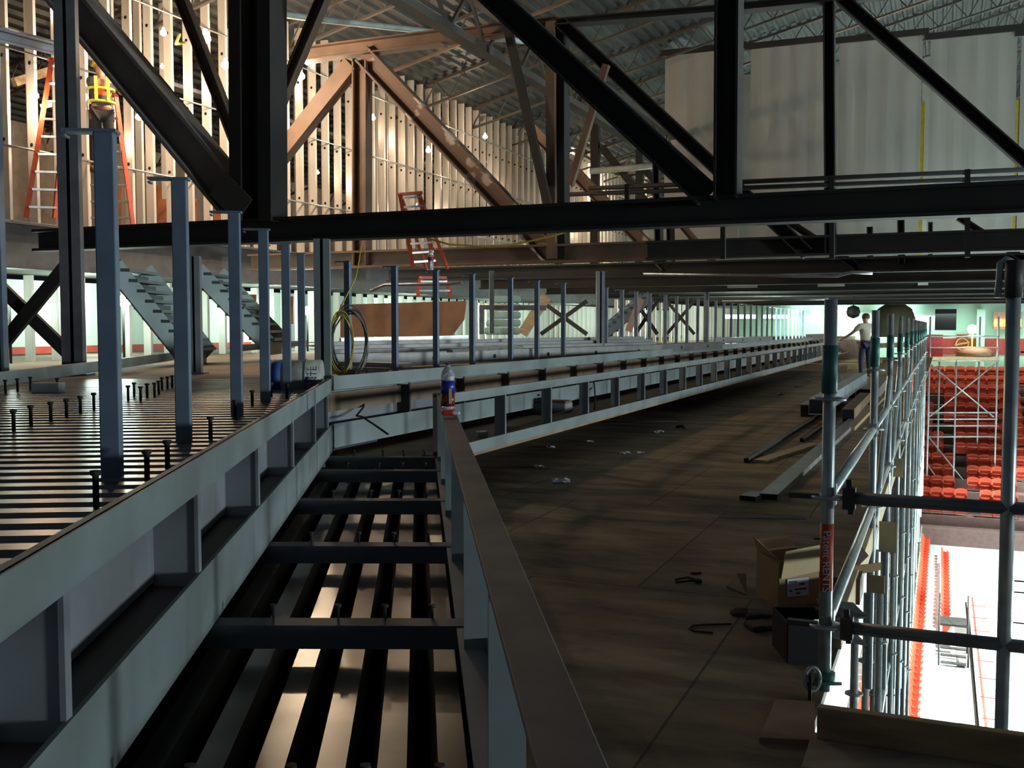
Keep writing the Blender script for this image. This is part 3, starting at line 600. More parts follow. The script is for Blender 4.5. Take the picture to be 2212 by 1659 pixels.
for i in range(34):
    if i < 14: D = Ds[i]; p = atY(xs[i], 700, D)
    else: D = 21.9+0.9*(i-13); p = F2(12050, D, 0)
    o = dup(gp); o.location = (p.x, p.y, H-0.515); o.rotation_euler = (0, 0, math.atan2(N2.y, N2.x))
    setp(o, ('%s blue-grey guard post right of the double column beside the paint drum' % nth(i)), 'guard post')
# low metal studs and base track standing among the far posts
t = thing('track_frame', F2(13500, 14, 0.53), 'bright bottom track at the feet of the far guard posts beyond the stud bundle', 'track')
for a_, c_ in ((12.5, 14.6), (16.2, 19.0)): build('track', MB().bar(F2(13300, a_, 0.30), F2(13300, c_, 0.30), 0.08, 0.04), GALV, t)
# further small wall of thin studs at the back
studrow(-8.6, 28, 47, 0.62, 0.53, 1.30, 'thin distant metal stud before the bright strip lights at the back', 'distant studs by the strip lights', 0.09, False, 0.3)
# bundles of long studs lying on the floor
def bundle(x0, y0, x1, y1, D0, D1_, hgt, layers, label):
    a = atY(x0, y0, D0); d = atY(x1, y1, D1_); t = thing('stud_bundle', Vector((a.x, a.y, a.z)), label, 'steel studs')
    u = (d-a).normalized(); sd = Vector((-u.y, u.x, 0))
    for l in range(layers):
        hh = hgt if l == 0 else 0.035; z0 = 0 if l == 0 else hgt+0.012+(l-1)*0.045
        off = sd*(0.0 if l == 0 else 0.12*l)
        p = a+Z*(z0+hh/2)+off; q = d+Z*(z0+hh/2)+off
        b = MB().bar(p, q, 0.012, hh)
        for e in (-1, 1): b.bar(p+Z*(e*hh/2)+sd*0.12, q+Z*(e*hh/2)+sd*0.12, 0.24, 0.008)
        s_ = build('stud', b, mat('dull_galv_stud', (0.20, 0.19, 0.18), 0.45, 0.4, (0.16, 0.155, 0.14), 6.0), t)
        if l == 0:
            n = max(1, int((d-a).length/1.15)); b = MB()
            for k in range(n):
                c = p.lerp(q, (k+0.4)/n)-sd*0.008; b.lathe([(0.001, -0.004), (0.028, -0.004), (0.028, 0.004), (0.001, 0.004)], c, sd, 8)
            build('service_hole', b, BLACK, s_)
bundle(722, 797, 1430, 767, 12.0, 17.2, 0.17, 4, 'long pile of galvanised studs lying behind the guard posts')
bundle(1380, 764, 1560, 754, 16.9, 20.0, 0.14, 1, 'second bright stud length lying right of the long pile')
bundle(1545, 742, 1663, 738, 24, 27, 0.13, 1, 'third short bright stud length nearer the far end')
bundle(1740, 732, 1800, 730, 37, 39, 0.16, 1, 'pale stud length at the far end beside the tallest scaffold tube')
bundle(690, 800, 838, 806, 11.6, 10.9, 0.05, 2, 'pair of bright flat steel lengths lying behind the cable coil')
# shear studs on the ribbed deck
ss = build('shear_stud', MB().lathe([(0.009, 0), (0.009, 0.085), (0.016, 0.09), (0.016, 0.10), (0.001, 0.101)], (0, 0, 0), n=8), DARK)
pts = [(208, 1096), (318, 1040), (362, 1014), (455, 950), (508, 905), (545, 878), (30, 932), (67, 920), (110, 910), (144, 902), (174, 894), (203, 886), (258, 870), (277, 866), (304, 868), (318, 860), (334, 858), (343, 852), (290, 857), (12, 850), (38, 846), (66, 842), (124, 845), (350, 843), (362, 841), (372, 838), (620, 862), (586, 858)]
for i, (x, y) in enumerate(pts):
    o = ss if i == 0 else dup(ss); p = onz(x, y, H-0.487); o.location = p
    setp(o, 'dark headed shear stud standing on the ribbed deck left of the near girder', 'shear stud', 'shear studs on the ribbed deck')
setp(build('cut_box', MB().box(onz(105, 847, H-0.487), 0.20, 0.12, 0.07), mat('greyish_box', (0.45, 0.47, 0.44))), 'small pale box lying among the shear studs at the far left', 'box')
# ================================================================== SMALL THINGS
# paint drum lying on its side
dp = onz(640, 852, H-0.53); ax = Vector((1, 0.05, 0)); DR = 0.135; dc = dp+Z*DR
dr = thing('paint_drum', dp, 'white steel drum lying on its side behind the guard posts', 'drum')
build('drum_shell', MB().lathe([(DR, -0.20), (DR, 0.20), (DR*0.92, 0.205), (0.01, 0.205)], dc, ax, 28), mat('dirty_white_drum', (0.52, 0.52, 0.46), 0.5, 0, (0.38, 0.37, 0.31), 9.0), dr)
build('rim', MB().lathe([(DR*1.03, -0.205), (DR*1.03, -0.19)], dc, ax, 28), GALV, dr)
build('open_end', MB().lathe([(0.01, -0.208), (DR*0.95, -0.207)], dc, ax, 28), BLACK, dr)
build('blue_band', MB().lathe([(DR*1.005, -0.17), (DR*1.005, -0.10)], dc, ax, 28), mat('blue_print', (0.03, 0.10, 0.34)), dr)
build('hoop', MB().lathe([(DR*1.03, 0.075), (DR*1.05, 0.083), (DR*1.03, 0.09)], dc, ax, 28), mat('worn_grey_hoop', (0.25, 0.25, 0.22)), dr)
def text(name, s, size, loc, rot, m, parent, ext=0.001):
    c = bpy.data.curves.new(name, 'FONT'); c.body = s; c.size = size; c.extrude = ext; c.align_x = 'CENTER'; c.align_y = 'CENTER'
    o = bpy.data.objects.new(name, c); COL.objects.link(o); c.materials.append(m)
    o.rotation_euler = (0, 0, 0); bpy.context.view_layer.update()
    me = bpy.data.meshes.new_from_object(o.evaluated_get(bpy.context.evaluated_depsgraph_get()))
    bpy.data.objects.remove(o); o = bpy.data.objects.new(name, me); COL.objects.link(o)
    if not me.materials: me.materials.append(m)
    o.parent = parent; o.location = Vector(loc)-wloc(parent); o.rotation_euler = rot; return o
fp = dc+Vector((0.165, -DR-0.004, 0.015))
text('lettering', 'INTE', 0.07, fp, (math.pi/2, -math.pi/2, 0), mat('dark_print', (0.05, 0.05, 0.07)), dr)
build('blue_drop', MB().lathe([(0.001, -0.002), (0.022, -0.001), (0.022, 0.001), (0.001, 0.002)], dc+Vector((0.118, -DR-0.003, -0.01)), (0, 1, 0), 12), mat('blue_print', (0.03, 0.10, 0.34)), dr)
# cable coil hung on a guard post, cords
def coil(cx, cy, D, rx, rz, n, r, m, name, parent, wob=0.09):
    pts = []
    for k in range(n*20):
        t = 2*math.pi*k/20; j = wob*math.sin(k*0.37); pts.append(atY(cx, cy, D)+Vector((rx*(1+j)*math.sin(t), 0.02*math.sin(k*.9)-0.03, rz*(1+j)*math.cos(t)+0.02*math.sin(k*0.11))))
    return build(name, MB().path(pts, r, 5), m, parent)
cc = thing('cable_coil', atY(752, 812, 9.5), 'hanging coil of grey and yellow cable on the guard post beside the double column', 'cable coil')
coil(755, 738, 9.55, 0.165, 0.30, 6, 0.008, mat('grey_cable', (0.22, 0.22, 0.21), 0.4, 0.3), 'grey_loop', cc); coil(738, 745, 9.5, 0.11, 0.28, 4, 0.006, YELLOW, 'yellow_loop', cc)
pipe('power_cord', [atY(792, 800, 9.3), atY(790, 850, 8.9), atY(785, 880, 8.5), atY(770, 898, 8.3), atY(782, 900, 8.2), atY(805, 915, 8.0), atY(838, 938, 7.6)], 0.008, BLACK, 'black cord dropping from the cable coil into the channel', 'cord')
pipe('power_cord', [atY(781, 520, 9.8), atY(776, 560, 9.7), atY(768, 600, 9.6), atY(752, 632, 9.5), atY(735, 665, 9.5), atY(728, 690, 9.5)], 0.007, YELLOW, 'yellow cord hanging down to the cable coil', 'cord')
pipe('power_cord', [atY(640+x, y, 13.0) for x, y in ((285, 515), (330, 528), (400, 532), (455, 530), (500, 522), (560, 508), (600, 496))], 0.012, YELLOW, 'yellow cord sagging below the nearest big beam', 'cord')
pipe('power_cord', [atY(388, 74, 16.4), atY(380, 95, 16.3), atY(398, 92, 16.1)], 0.02, YELLOW, 'short bright yellow cord by the upper left work lamps', 'cord')
# drink bottles
def bottle(base, hh, r, liquid, label, cap, lab, lm2=None):
    t = thing('drink_bottle', base, label, 'bottle')
    pr = [(0.85, 0), (1, 0.03), (0.95, 0.10), (1, 0.16), (1, 0.62), (0.96, 0.66), (1.0, 0.70), (0.85, 0.80), (0.5, 0.90), (0.33, 0.94), (0.33, 0.965)]
    pl = mat('clear_bottle_plastic', (0.85, 0.88, 0.92), 0.08, 0, (0.80, 0.84, 0.9), trans=0.75)
    build('body', MB().lathe([(a*r, c*hh) for a, c in pr], base, n=20), pl, t)
    build('cap', MB().lathe([(0.38*r, 0.965*hh), (0.38*r, hh), (0.01, hh)], base, n=14), cap, t)
    build('label_band', MB().lathe([(1.02*r, 0.34*hh if lm2 else 0.45*hh), (1.02*r, 0.62*hh)], base, n=20), lab, t)
    if lm2: build('lower_label', MB().lathe([(1.015*r, 0.06*hh), (1.015*r, 0.34*hh)], base, n=20), lm2, t)
    if liquid: build('drink', MB().lathe([(0.01, 0.02*hh), (0.93*r, 0.04*hh), (0.93*r, 0.5*hh), (0.01, 0.5*hh)], base, n=16), liquid, t)
    return t
bb = F1(0.178, 6.3, 0.511)
bt = bottle(bb, 0.285, 0.043, None, 'tall plastic bottle with a blue and dark red label standing on the brown flange end', mat('navy_cap', (0.02, 0.02, 0.10)), mat('dark_blue_label', (0.015, 0.03, 0.28), 0.35), mat('dark_red_label', (0.20, 0.02, 0.012), 0.35))
build('gold_print', MB().bar(bb+Vector((0.018, -0.045, 0.035)), bb+Vector((0.018, -0.045, 0.13)), 0.018, 0.002, (0, 1, 0)), mat('gold_print', (0.75, 0.55, 0.32)), bt)
bottle(Vector((atY(942, 700, 11.3).x-0.055, 11.3, H-0.515+1.136)), 0.23, 0.032, None, 'small drink bottle with a red label on top of a guard post under the stepladder', mat('red_cap', (0.6, 0.02, 0.02)), mat('red_label', (0.60, 0.03, 0.02)))
rc = thing('crushed_carton', F1(0.18, 5.85, 0.511), 'crumpled red and white wrapper in front of the tall bottle', 'wrapper')
build('red_part', MB().box(F1(0.165, 5.85, 0.511), 0.07, 0.05, 0.03, N1), mat('red_label', (0.60, 0.03, 0.02)), rc, bevel=0.01); build('white_part', MB().box(F1(0.215, 5.87, 0.511), 0.045, 0.04, 0.022, D1), PAPER, rc, bevel=0.008)
# litter and tools in the channel beyond the bottle
def junk(name, x, y, z, sx, sy, sz, m, label, cat, rz=0.3, bv=0.01, group=None):
    return setp(build(name, MB().box(onz(x, y, z), sx, sy, sz, Vector((math.cos(rz), math.sin(rz), 0))), m, bevel=bv), label, cat, group)
ZC = H-1.03
toolm = mat('dark_tool_case', (0.03, 0.04, 0.055), 0.5)
tb = thing('tool_case', onz(1150, 893, ZC), 'dark blue-black tool case behind the open girder', 'tool case')
build('case_body', MB().box(onz(1150, 893, ZC), 0.42, 0.3, 0.14, N2), toolm, tb, bevel=0.02); build('case_lid', MB().box(onz(1150, 893, ZC)+Z*0.14, 0.40, 0.28, 0.05, N2), toolm, tb, bevel=0.02)
build('case_handle', MB().bar(onz(1150, 893, ZC)+Z*0.22-N2*0.09, onz(1150, 893, ZC)+Z*0.22+N2*0.09, 0.02, 0.02), BLACK, tb)
tb = thing('tool_case', onz(1208, 890, ZC), 'pale-sided tool case with an orange strip behind the open girder', 'tool case')
build('case_body', MB().box(onz(1208, 890, ZC), 0.26, 0.26, 0.12, N2), mat('pale_grey_case', (0.30, 0.33, 0.34)), tb, bevel=0.02); build('orange_strip', MB().box(onz(1208, 890, ZC)+Z*0.12, 0.24, 0.24, 0.02, N2), ORANGE, tb)
tb = thing('tool_case', onz(1480, 810, ZC), 'black case further along behind the open girder', 'tool case')
build('case_body', MB().box(onz(1472, 812, ZC), 0.5, 0.4, 0.26, N2), toolm, tb, bevel=0.03); build('case_lid', MB().box(onz(1472, 812, ZC)+Z*0.26, 0.48, 0.38, 0.06, N2), toolm, tb, bevel=0.02)
setp(build('thin_rod', MB().tube(onz(1088, 933, ZC)+Z*0.01, onz(1235, 890, ZC)+Z*0.03, 0.008, 6), WOODL), 'thin pale rod lying inside the open girder', 'rod')
junk('cap', 1236, 886, ZC, 0.05, 0.05, 0.04, PAPER, 'tiny white cup beside the tool cases', 'cup')
junk('foam_cup', 1041, 945, ZC, 0.10, 0.08, 0.06, mat('clear_wrap', (0.4, 0.35, 0.3), 0.2), 'shiny crumpled wrapper at the near end of the channel', 'wrapper')
junk('foam_cup', 1100, 925, ZC, 0.12, 0.04, 0.03, mat('pale_scrap', (0.55, 0.5, 0.45)), 'pale scrap beside the first stiffener of the open girder', 'scrap', 0.9)
pipe('power_cord', [onz(1282, 868, ZC)+Z*0.3, onz(1284, 868, ZC)+Z*0.2, onz(1286, 876, ZC)+Z*0.08, onz(1284, 885, ZC)+Z*0.01], 0.01, BLACK, 'short black cord inside the open girder right of the tool cases', 'cord')
# litter on the plywood
def crumple(x, y, s, label, m=PAPER):
    p = onz(x, y, 0); b = MB(); n = 5; vs = []
    for i in range(n):
        for j in range(n): vs.append(p+Vector(((i-2)*s/4, (j-2)*s/4*1.2, 0.005+s*0.18*random.random())))
    fs = [(i*n+j, i*n+j+1, (i+1)*n+j+1, (i+1)*n+j) for i in range(n-1) for j in range(n-1)]; b.add(vs, fs)
    b.add([v-Z*0.004 for v in vs], fs)
    setp(build('paper_scrap', b, m), label, 'paper scrap', 'paper scraps on the plywood')
for x, y, s, lab in ((1190, 967, .10, 'left of the thin dark line'), (1275, 955, .09, 'bent like an arrow near the open girder'), (1350, 981, .12, 'nearest of the middle pair'), (1384, 979, .08, 'right one of the middle pair'), (1422, 934, .13, 'brightest, beside a dark tool'), (1212, 1042, .16, 'clear plastic near the brown flange'), (1570, 848, .12, 'in front of the blue-lit patch'), (1685, 852, .14, 'left of the stacked channels'), (1720, 835, .14, 'between stacked channels and girder'), (1745, 822, .14, 'close to the tallest scaffold tube'), (1165, 1010, .10, 'by the dark stain at the left')):
    crumple(x, y, s, 'small white scrap on the plywood, '+lab)
# cardboard carton
def carton():
    p = onz(1682, 1312, 0); t = thing('cardboard_box', p, 'open cardboard carton with a white shipping label on the plywood', 'cardboard box')
    a = onz(1682, 1312, 0); r_ = onz(1745, 1305, 0); l = onz(1616, 1275, 0)
    r_ = a+(r_-a).normalized()*0.235; l = a+(l-a).normalized()*0.24; bk = r_+(l-a); hh = 0.235; T = 0.006
    for nm, p0, p1 in (('side_panel', a, r_), ('side_panel', l, a), ('side_panel', bk, l), ('side_panel', r_, bk)): build(nm, MB().bar(p0+Z*hh/2, p1+Z*hh/2, T, hh), CARD, t)
    build('bottom_panel', MB().prism([a, r_, bk, l], (0, 0, 0.006)), CARD, t)
    n = (r_-a).normalized(); o = Vector((n.y, -n.x, 0))
    lp = mat('pale_cardboard', (0.66, 0.50, 0.27), 0.8)
    build('flap', MB().prism([a+Z*hh*0.62+o*0.012, r_+Z*hh*0.72+o*0.012, r_+Z*(hh+0.07)+o*0.02, a+Z*(hh+0.05)+o*0.02+n*0.02], o*0.006), lp, t)
    build('flap', MB().prism([l+Z*hh, a+Z*hh, a+Z*(hh+0.02)-n*0.03, l+Z*(hh+0.08)-n*0.03], Vector((0.005, 0, 0.0))), CARD, t)
    build('flap', MB().prism([l+Z*hh, bk+Z*hh, bk+Z*(hh+0.03)+Vector((0, 0.12, 0)), l+Z*(hh+0.03)+Vector((0, 0.12, 0))], (0, 0, 0.005)), CARD, t)
    q = a+(r_-a)*0.18+Z*0.05+o*0.008; q2 = a+(r_-a)*0.72+Z*0.05+o*0.008
    lb_ = build('shipping_label', MB().prism([q, q2, q2+Z*0.09, q+Z*0.09], o*0.002), mat('white_label', (0.62, 0.64, 0.72)), t)
    b = MB()
    for u, v, ln in ((0.1, 0.075, 0.35), (0.55, 0.06, 0.25), (0.35, 0.035, 0.55), (0.1, 0.03, 0.12), (0.4, 0.015, 0.2)):
        p0 = q.lerp(q2, u)+Z*v+o*0.003; p1 = q.lerp(q2, min(u+ln, .95))+Z*v+o*0.003; b.bar(p0, p1, 0.002, 0.008)
    build('printed_lines', b, mat('dark_print', (0.05, 0.05, 0.07)), t, kind='stuff')
carton()
setp(build('cardboard_flap', MB().prism([onz(1570, 1270, 0), onz(1612, 1288, 0), onz(1612, 1262, 0)+Z*0.05, onz(1590, 1262, 0)+Z*0.05], (0, 0, 0.01)), mat('dark_cardboard', (0.16, 0.09, 0.06))), 'dark torn cardboard piece touching the left of the carton', 'cardboard')
setp(build('cardboard_flap', MB().prism([onz(1752, 1272, 0), onz(1800, 1290, 0), onz(1800, 1272, 0)+Z*0.03, onz(1755, 1262, 0)+Z*0.08], (0, 0, 0.01)), mat('dark_cardboard', (0.16, 0.09, 0.06))), 'dark cardboard flap on the right of the carton', 'cardboard')
# second open carton behind the first rail
cb = thing('cardboard_box', onz(1826, 1290, 0), 'open dark cardboard carton behind the first scaffold tube with flaps up', 'cardboard box')
p = onz(1826, 1290, 0)
build('side_panel', MB().box(p, 0.16, 0.26, 0.13, N2), mat('dark_cardboard', (0.16, 0.09, 0.06)), cb)
build('flap', MB().prism([p+Vector((0.02, 0.1, 0.16)), p+Vector((0.12, 0.12, 0.24)), p+Vector((0.16, 0.12, 0.19)), p+Vector((0.07, 0.1, 0.11))], (0, 0.006, 0)), mat('dark_cardboard', (0.16, 0.09, 0.06)), cb)
build('flap', MB().prism([p+Vector((0.05, 0.02, 0.16)), p+Vector((0.20, 0.05, 0.17)), p+Vector((0.20, 0.05, 0.13)), p+Vector((0.05, 0.02, 0.11))], (0, 0.006, 0)), CARD, cb)
# black crate with lids
p = onz(1748, 1432, 0); N_ = Vector((1, 0.0, 0))
kb = thing('plastic_crate', p, 'open black plastic crate with hinged lids beside the first scaffold tube', 'crate')
for c_, sx, sy in ((p+Vector((0, 0.0, 0)), 0.18, 0.008), (p+Vector((0, 0.24, 0)), 0.18, 0.008), (p+Vector((-0.09, 0.12, 0)), 0.008, 0.24), (p+Vector((0.09, 0.12, 0)), 0.008, 0.24)): build('crate_side', MB().box(c_, sx, sy, 0.17), BLACK, kb)
build('crate_base', MB().box(p+Vector((0, 0.12, 0)), 0.18, 0.24, 0.008), BLACK, kb)
build('yellow_rim', MB().box(p+Vector((0, -0.006, 0.165)), 0.13, 0.004, 0.008), mat('dull_yellow', (0.35, 0.28, 0.05)), kb)
for dz, nm in ((0.17, 0.03), (0.10, -0.02)):
    build('lid', MB().prism([p+Vector((0.09, 0.03, dz)), p+Vector((0.09, 0.22, dz+0.03)), p+Vector((0.26, 0.24, dz-0.02+nm)), p+Vector((0.26, 0.06, dz-0.03+nm))], (0, 0, 0.01)), mat('worn_black_plastic', (0.05, 0.055, 0.055), 0.6), kb)
# work glove, boot-like cloth, pliers, hooks
gl = mat('dirty_glove_leather', (0.10, 0.065, 0.04), 0.85, 0, (0.06, 0.045, 0.04), 12)
def glove(px, py, label, rz, s=1.0):
    p = onz(px, py, 0); t = thing('work_glove', p, label, 'work glove'); u = Vector((math.cos(rz), math.sin(rz), 0)); v = Z.cross(u)
    build('palm', MB().box(p, 0.10*s, 0.085*s, 0.022, u), gl, t, bevel=0.009); build('cuff', MB().box(p-u*0.075*s, 0.06*s, 0.095*s, 0.026, u), gl, t, bevel=0.008)
    for k in range(4): build('finger', MB().path([p+u*0.045*s+v*(0.031-0.021*k)*s+Z*0.012, p+u*(0.085-0.004*k)*s+v*(0.034-0.022*k)*s+Z*0.016, p+u*(0.118-0.008*abs(k-1))*s+v*(0.034-0.023*k)*s+Z*0.010], 0.0095, 7), gl, t)
    build('thumb', MB().path([p-u*0.01+v*0.035*s+Z*0.012, p+u*0.03*s+v*0.062*s+Z*0.014, p+u*0.055*s+v*0.066*s+Z*0.010], 0.0105, 7), gl, t)
glove(1640, 1330, 'dirty work glove lying in front of the carton', 2.9, 1.15); glove(1668, 1356, 'second dirty glove nearer the black crate', 0.2, 1.15)
pl = thing('pliers', onz(1487, 1257, 0), 'dark pliers lying on the plywood left of the carton', 'pliers')
for k in (-1, 1): build('handle', MB().path([onz(1505, 1257, 0)+Z*0.01, onz(1486, 1257+4*k, 0)+Z*0.015, onz(1459, 1259+3*k, 0)+Z*0.01], 0.006, 6), BLACK, pl)
build('jaw', MB().box(onz(1508, 1258, 0), 0.035, 0.045, 0.018), BLACK, pl, bevel=0.004)
pipe('bent_rebar', [onz(1580, 1350, 0)+Z*0.005, onz(1530, 1352, 0)+Z*0.006, onz(1497, 1354, 0)+Z*0.006, onz(1488, 1360, 0)+Z*0.006, onz(1500, 1366, 0)+Z*0.006, onz(1540, 1369, 0)+Z*0.005], 0.0045, DARK, 'bent steel wire hook on the plywood before the gloves', 'hook')
pipe('dark_rod', [onz(1758, 1167, 0)+Z*0.01, onz(1775, 1167, 0)+Z*0.01, onz(1800, 1170, 0)+Z*0.01], 0.006, DARK, 'short dark rod behind the first scaffold tube', 'rod')
setp(build('dark_scrap', MB().box(onz(1503, 1240, 0), 0.06, 0.015, 0.01, Vector((1, .2, 0))), DARK), 'tiny dark strip behind the pliers', 'scrap')
pipe('dark_tool', [onz(1462, 925, 0)+Z*0.02, onz(1475, 928, 0)+Z*0.05, onz(1480, 930, 0)+Z*0.02], 0.02, DARK, 'dark curved tool beside the brightest scrap', 'tool')
pipe('loose_bar', [onz(1298, 913, 0)+Z*0.01, onz(1465, 912, 0)+Z*0.01], 0.008, DARK, 'thin dark bar on the plywood by the open girder', 'bar')
# channels, tubes and planks lying on the plywood
def lying(name, x0, y0, x1, y1, wd, hh, m, label, cat, endm=None, z=0.0, hollow=True):
    a = onz(x0, y0, z); d = onz(x1, y1, z); t = thing(name, a, label, cat)
    build('body', MB().bar(a+Z*hh/2, d+Z*hh/2, wd, hh), m, t)
    if endm: u = (d-a).normalized(); build('open_end', MB().bar(a+Z*hh/2-u*0.004, a+Z*hh/2+u*0.002, wd*0.9, hh*0.86), endm, t)
    return t
galvlow = mat('dusty_galv', (0.34, 0.33, 0.32), 0.5, 0.4)
lying('steel_channel', 1660, 1080, 1880, 880, 0.15, 0.05, galvlow, 'wide galvanised channel lying flat, its open end towards the camera', 'steel channel', BLACK)
lying('steel_channel', 1615, 1082, 1640, 1072, 0.14, 0.04, galvlow, 'short channel offcut at the near end of the wide channel', 'steel channel', BLACK)
lying('steel_tube', 1752, 902, 1860, 830, 0.34, 0.20, galvlow, 'lower box beam of the stacked pair with a black open end', 'box beam', BLACK)
lying('steel_tube', 1763, 896, 1862, 828, 0.20, 0.22, mat('blue_white_beam', (0.40, 0.46, 0.47), 0.5), 'upper pale box beam stacked on the lower one', 'box beam', BLACK, z=0.20)
lying('steel_tube', 1832, 912, 1868, 872, 0.17, 0.20, WOODD, 'box beam with a black open end between the first two scaffold tubes', 'box beam', BLACK)
lying('steel_tube', 1872, 862, 1900, 832, 0.42, 0.20, mat('pinkish_steel', (0.50, 0.38, 0.33), 0.4), 'wide pinkish-topped box beam behind the second scaffold tube', 'box beam', BLACK)
lying('plank', 1838, 930, 1905, 862, 0.10, 0.05, WOODL, 'light plank lying from the box beam towards the second scaffold tube', 'plank')
lying('plank', 1640, 1000, 1760, 962, 0.14, 0.03, WOODL, 'tapered light plank lying before the stacked box beams', 'plank')
lying('steel_pipe', 1612, 1000, 1765, 903, 0.05, 0.05, mat('brown_black_pipe', (0.05, 0.04, 0.035), 0.5), 'dark slim bar running from the scrap end to the stacked box beams', 'bar', BLACK)
lying('steel_pipe', 1732, 955, 1800, 905, 0.05, 0.05, mat('brown_black_pipe', (0.05, 0.04, 0.035), 0.5), 'second dark slim bar behind the tapered plank', 'bar', BLACK)
setp(build('blue_sheet', MB().box(onz(1645, 1117, 0), 0.62, 0.12, 0.004, Vector((1, -0.1, 0))), mat('faded_blue_sheet', (0.14, 0.15, 0.20), 0.8)), 'faded blue-grey strip lying on the plywood behind the carton', 'sheet')
pipe('blue_handle_tool', [onz(1818, 820, 0)+Z*0.08, onz(1825, 828, 0)+Z*0.03, onz(1850, 830, 0)+Z*0.02], 0.025, mat('blue_rubber', (0.03, 0.10, 0.18)), 'blue-handled tool left of the worker\'s feet', 'tool')
# ================================================================== EDGE SCAFFOLD
def tubeT(a, b, r=0.024): return MB().tube(a, b, r, 14)
DS = [3.8, 6.34, 8.2, 10.1, 12.0, 13.9, 15.8, 17.7, 19.6, 21.5, 23.4, 25.3]
SP = []
for i, D in enumerate(DS):
    p = F2(919, D, H); SP.append(p); top = p+Z*(H+0.10)
    bot = 0.02
    if i: px_ = CX+F*p.x/p.y; bot = max(-9.0, H-(1500-max(0, px_-1972)*16.0-705)*p.y/F)
    lab = 'nearest tall galvanised scaffold tube with an orange rental sticker, on the plywood edge' if i == 0 else '%s scaffold tube along the deck edge, counting from the stickered one' % nth(i)
    t = thing('scaffold_standard', Vector((p.x, p.y, bot)), lab, 'scaffold tube', 'scaffold tubes along the deck edge')
    build('tube', tubeT(Vector((p.x, p.y, bot)), top), TUBE, t)
    z1 = H-0.27
    build('teal_sleeve', tubeT(Vector((p.x, p.y, z1+0.02)), Vector((p.x, p.y, z1+0.20)), 0.029), TEAL, t)
    for z_ in (z1, 0.76, 0.27):
        rr = build('rosette', MB().lathe([(0.026, -0.006), (0.062, -0.005), (0.062, 0.005), (0.026, 0.006)], Vector((p.x, p.y, z_)), n=16), TUBE, t)
    if i == 0:
        st = build('sticker', MB().tube(Vector((p.x, p.y, 0.405)), Vector((p.x, p.y, 0.66)), 0.0247, 20), mat('orange_sticker', (0.62, 0.10, 0.03), 0.5), t)
        for s_, z_, sz in (('Patent', 0.585, 0.040), ('RENTS', 0.462, 0.040)):
            text('sticker_lettering', s_, sz, Vector((p.x-0.009, p.y-0.0262, z_)), (math.pi/2, math.pi/2, 0.0), mat('pale_lettering', (0.60, 0.58, 0.66)), t)
    if i == 5: build('orange_tape', MB().tube(Vector((p.x, p.y, 0.5)), Vector((p.x, p.y, 0.9)), 0.026), mat('orange_sticker', (0.62, 0.10, 0.03), 0.5), t)
cnt = 0
def wedge(p, dr):
    return MB().bar(p+dr*0.055, p+dr*0.10, 0.05, 0.08).bar(p+dr*0.085-Z*0.06, p+dr*0.075+Z*0.07, 0.012, 0.02, dr)
for i in range(len(SP)-1):
    for z_ in (0.76, 0.27):
        a = Vector((SP[i].x, SP[i].y, z_)); d = Vector((SP[i+1].x, SP[i+1].y, z_)); u = (d-a).normalized()
        t = thing('scaffold_ledger', a, '%s %s guard rail tube of the edge scaffold, counting from the camera' % (nth(i), 'upper' if z_ > .5 else 'lower'), 'scaffold rail', 'guard rail tubes along the deck edge')
        build('tube', MB().tube(a+u*0.08, d-u*0.08, 0.024, 12), TUBE, t)
        build('wedge_head', wedge(a, u), TUBE, t); build('wedge_head', wedge(d, -u), TUBE, t)
for i in range(0, len(SP)-1):
    a = SP[i]; d = SP[i+1]
    if i < 12:
        for k, z_ in enumerate((-1.6, -3.6)):
            setp(build('scaffold_ledger', MB().tube(Vector((a.x, a.y, z_)), Vector((d.x, d.y, z_)), 0.024, 8), TUBE), '%s tube joining the scaffold legs %s the deck edge' % (nth(i), ('just below', 'far below')[k]), 'scaffold rail', 'tubes joining the scaffold legs')
    if i in (1, 2, 4, 6): setp(build('scaffold_brace', MB().tube(Vector((a.x, a.y, -0.1)), Vector((d.x, d.y, 1.0)), 0.022, 8), TUBE), '%s slanting brace tube of the edge scaffold' % nth(i), 'scaffold brace')
# outer and lower rows of legs
n = 0
for C_, D0 in ((1060, 6.0), (860, 7.0), (1000, 6.6)):
    for j in range(5):
        p = F2(C_, D0+1.9*j, 0)
        b = MB().tube(Vector((p.x, p.y, -9)), Vector((p.x, p.y, -0.35)), 0.024, 8)
        for k in range(12): b.lathe([(0.026, -0.005), (0.055, -0.004), (0.055, 0.004)], Vector((p.x, p.y, -0.8-0.7*k)), n=8)
        setp(build('scaffold_standard', b, TUBE), 'galvanised scaffold leg standing below the deck level over the seats', 'scaffold tube', 'scaffold legs below the deck')
# right hand post and the two cross rails towards it
RP = SP[0]+N2*0.61
rp = thing('scaffold_standard', Vector((RP.x, RP.y, -0.12)), 'thick dark scaffold post at the right picture edge with a hooked top', 'scaffold tube')
build('tube', tubeT(Vector((RP.x, RP.y, -0.14)), Vector((RP.x, RP.y, 1.63))), TUBE, rp)
build('coupler', tubeT(Vector((RP.x, RP.y, 1.50)), Vector((RP.x, RP.y, 1.63)), 0.03), DARKWEB, rp)
build('hook_pipe', MB().path([RP+Vector((0.0, 0, 1.62)), RP+Vector((-0.03, 0, 1.635)), RP+Vector((-0.05, 0, 1.62)), RP+Vector((-0.055, 0, 1.50))], 0.011, 8), TUBE, rp)
b = MB()
for z_ in (0.35, 0.46, 0.50, 0.76, 0.98, 1.2, 1.31): b.tube(Vector((RP.x+0.03, RP.y, z_)), Vector((RP.x+0.16, RP.y-0.05, z_)), 0.003, 6)
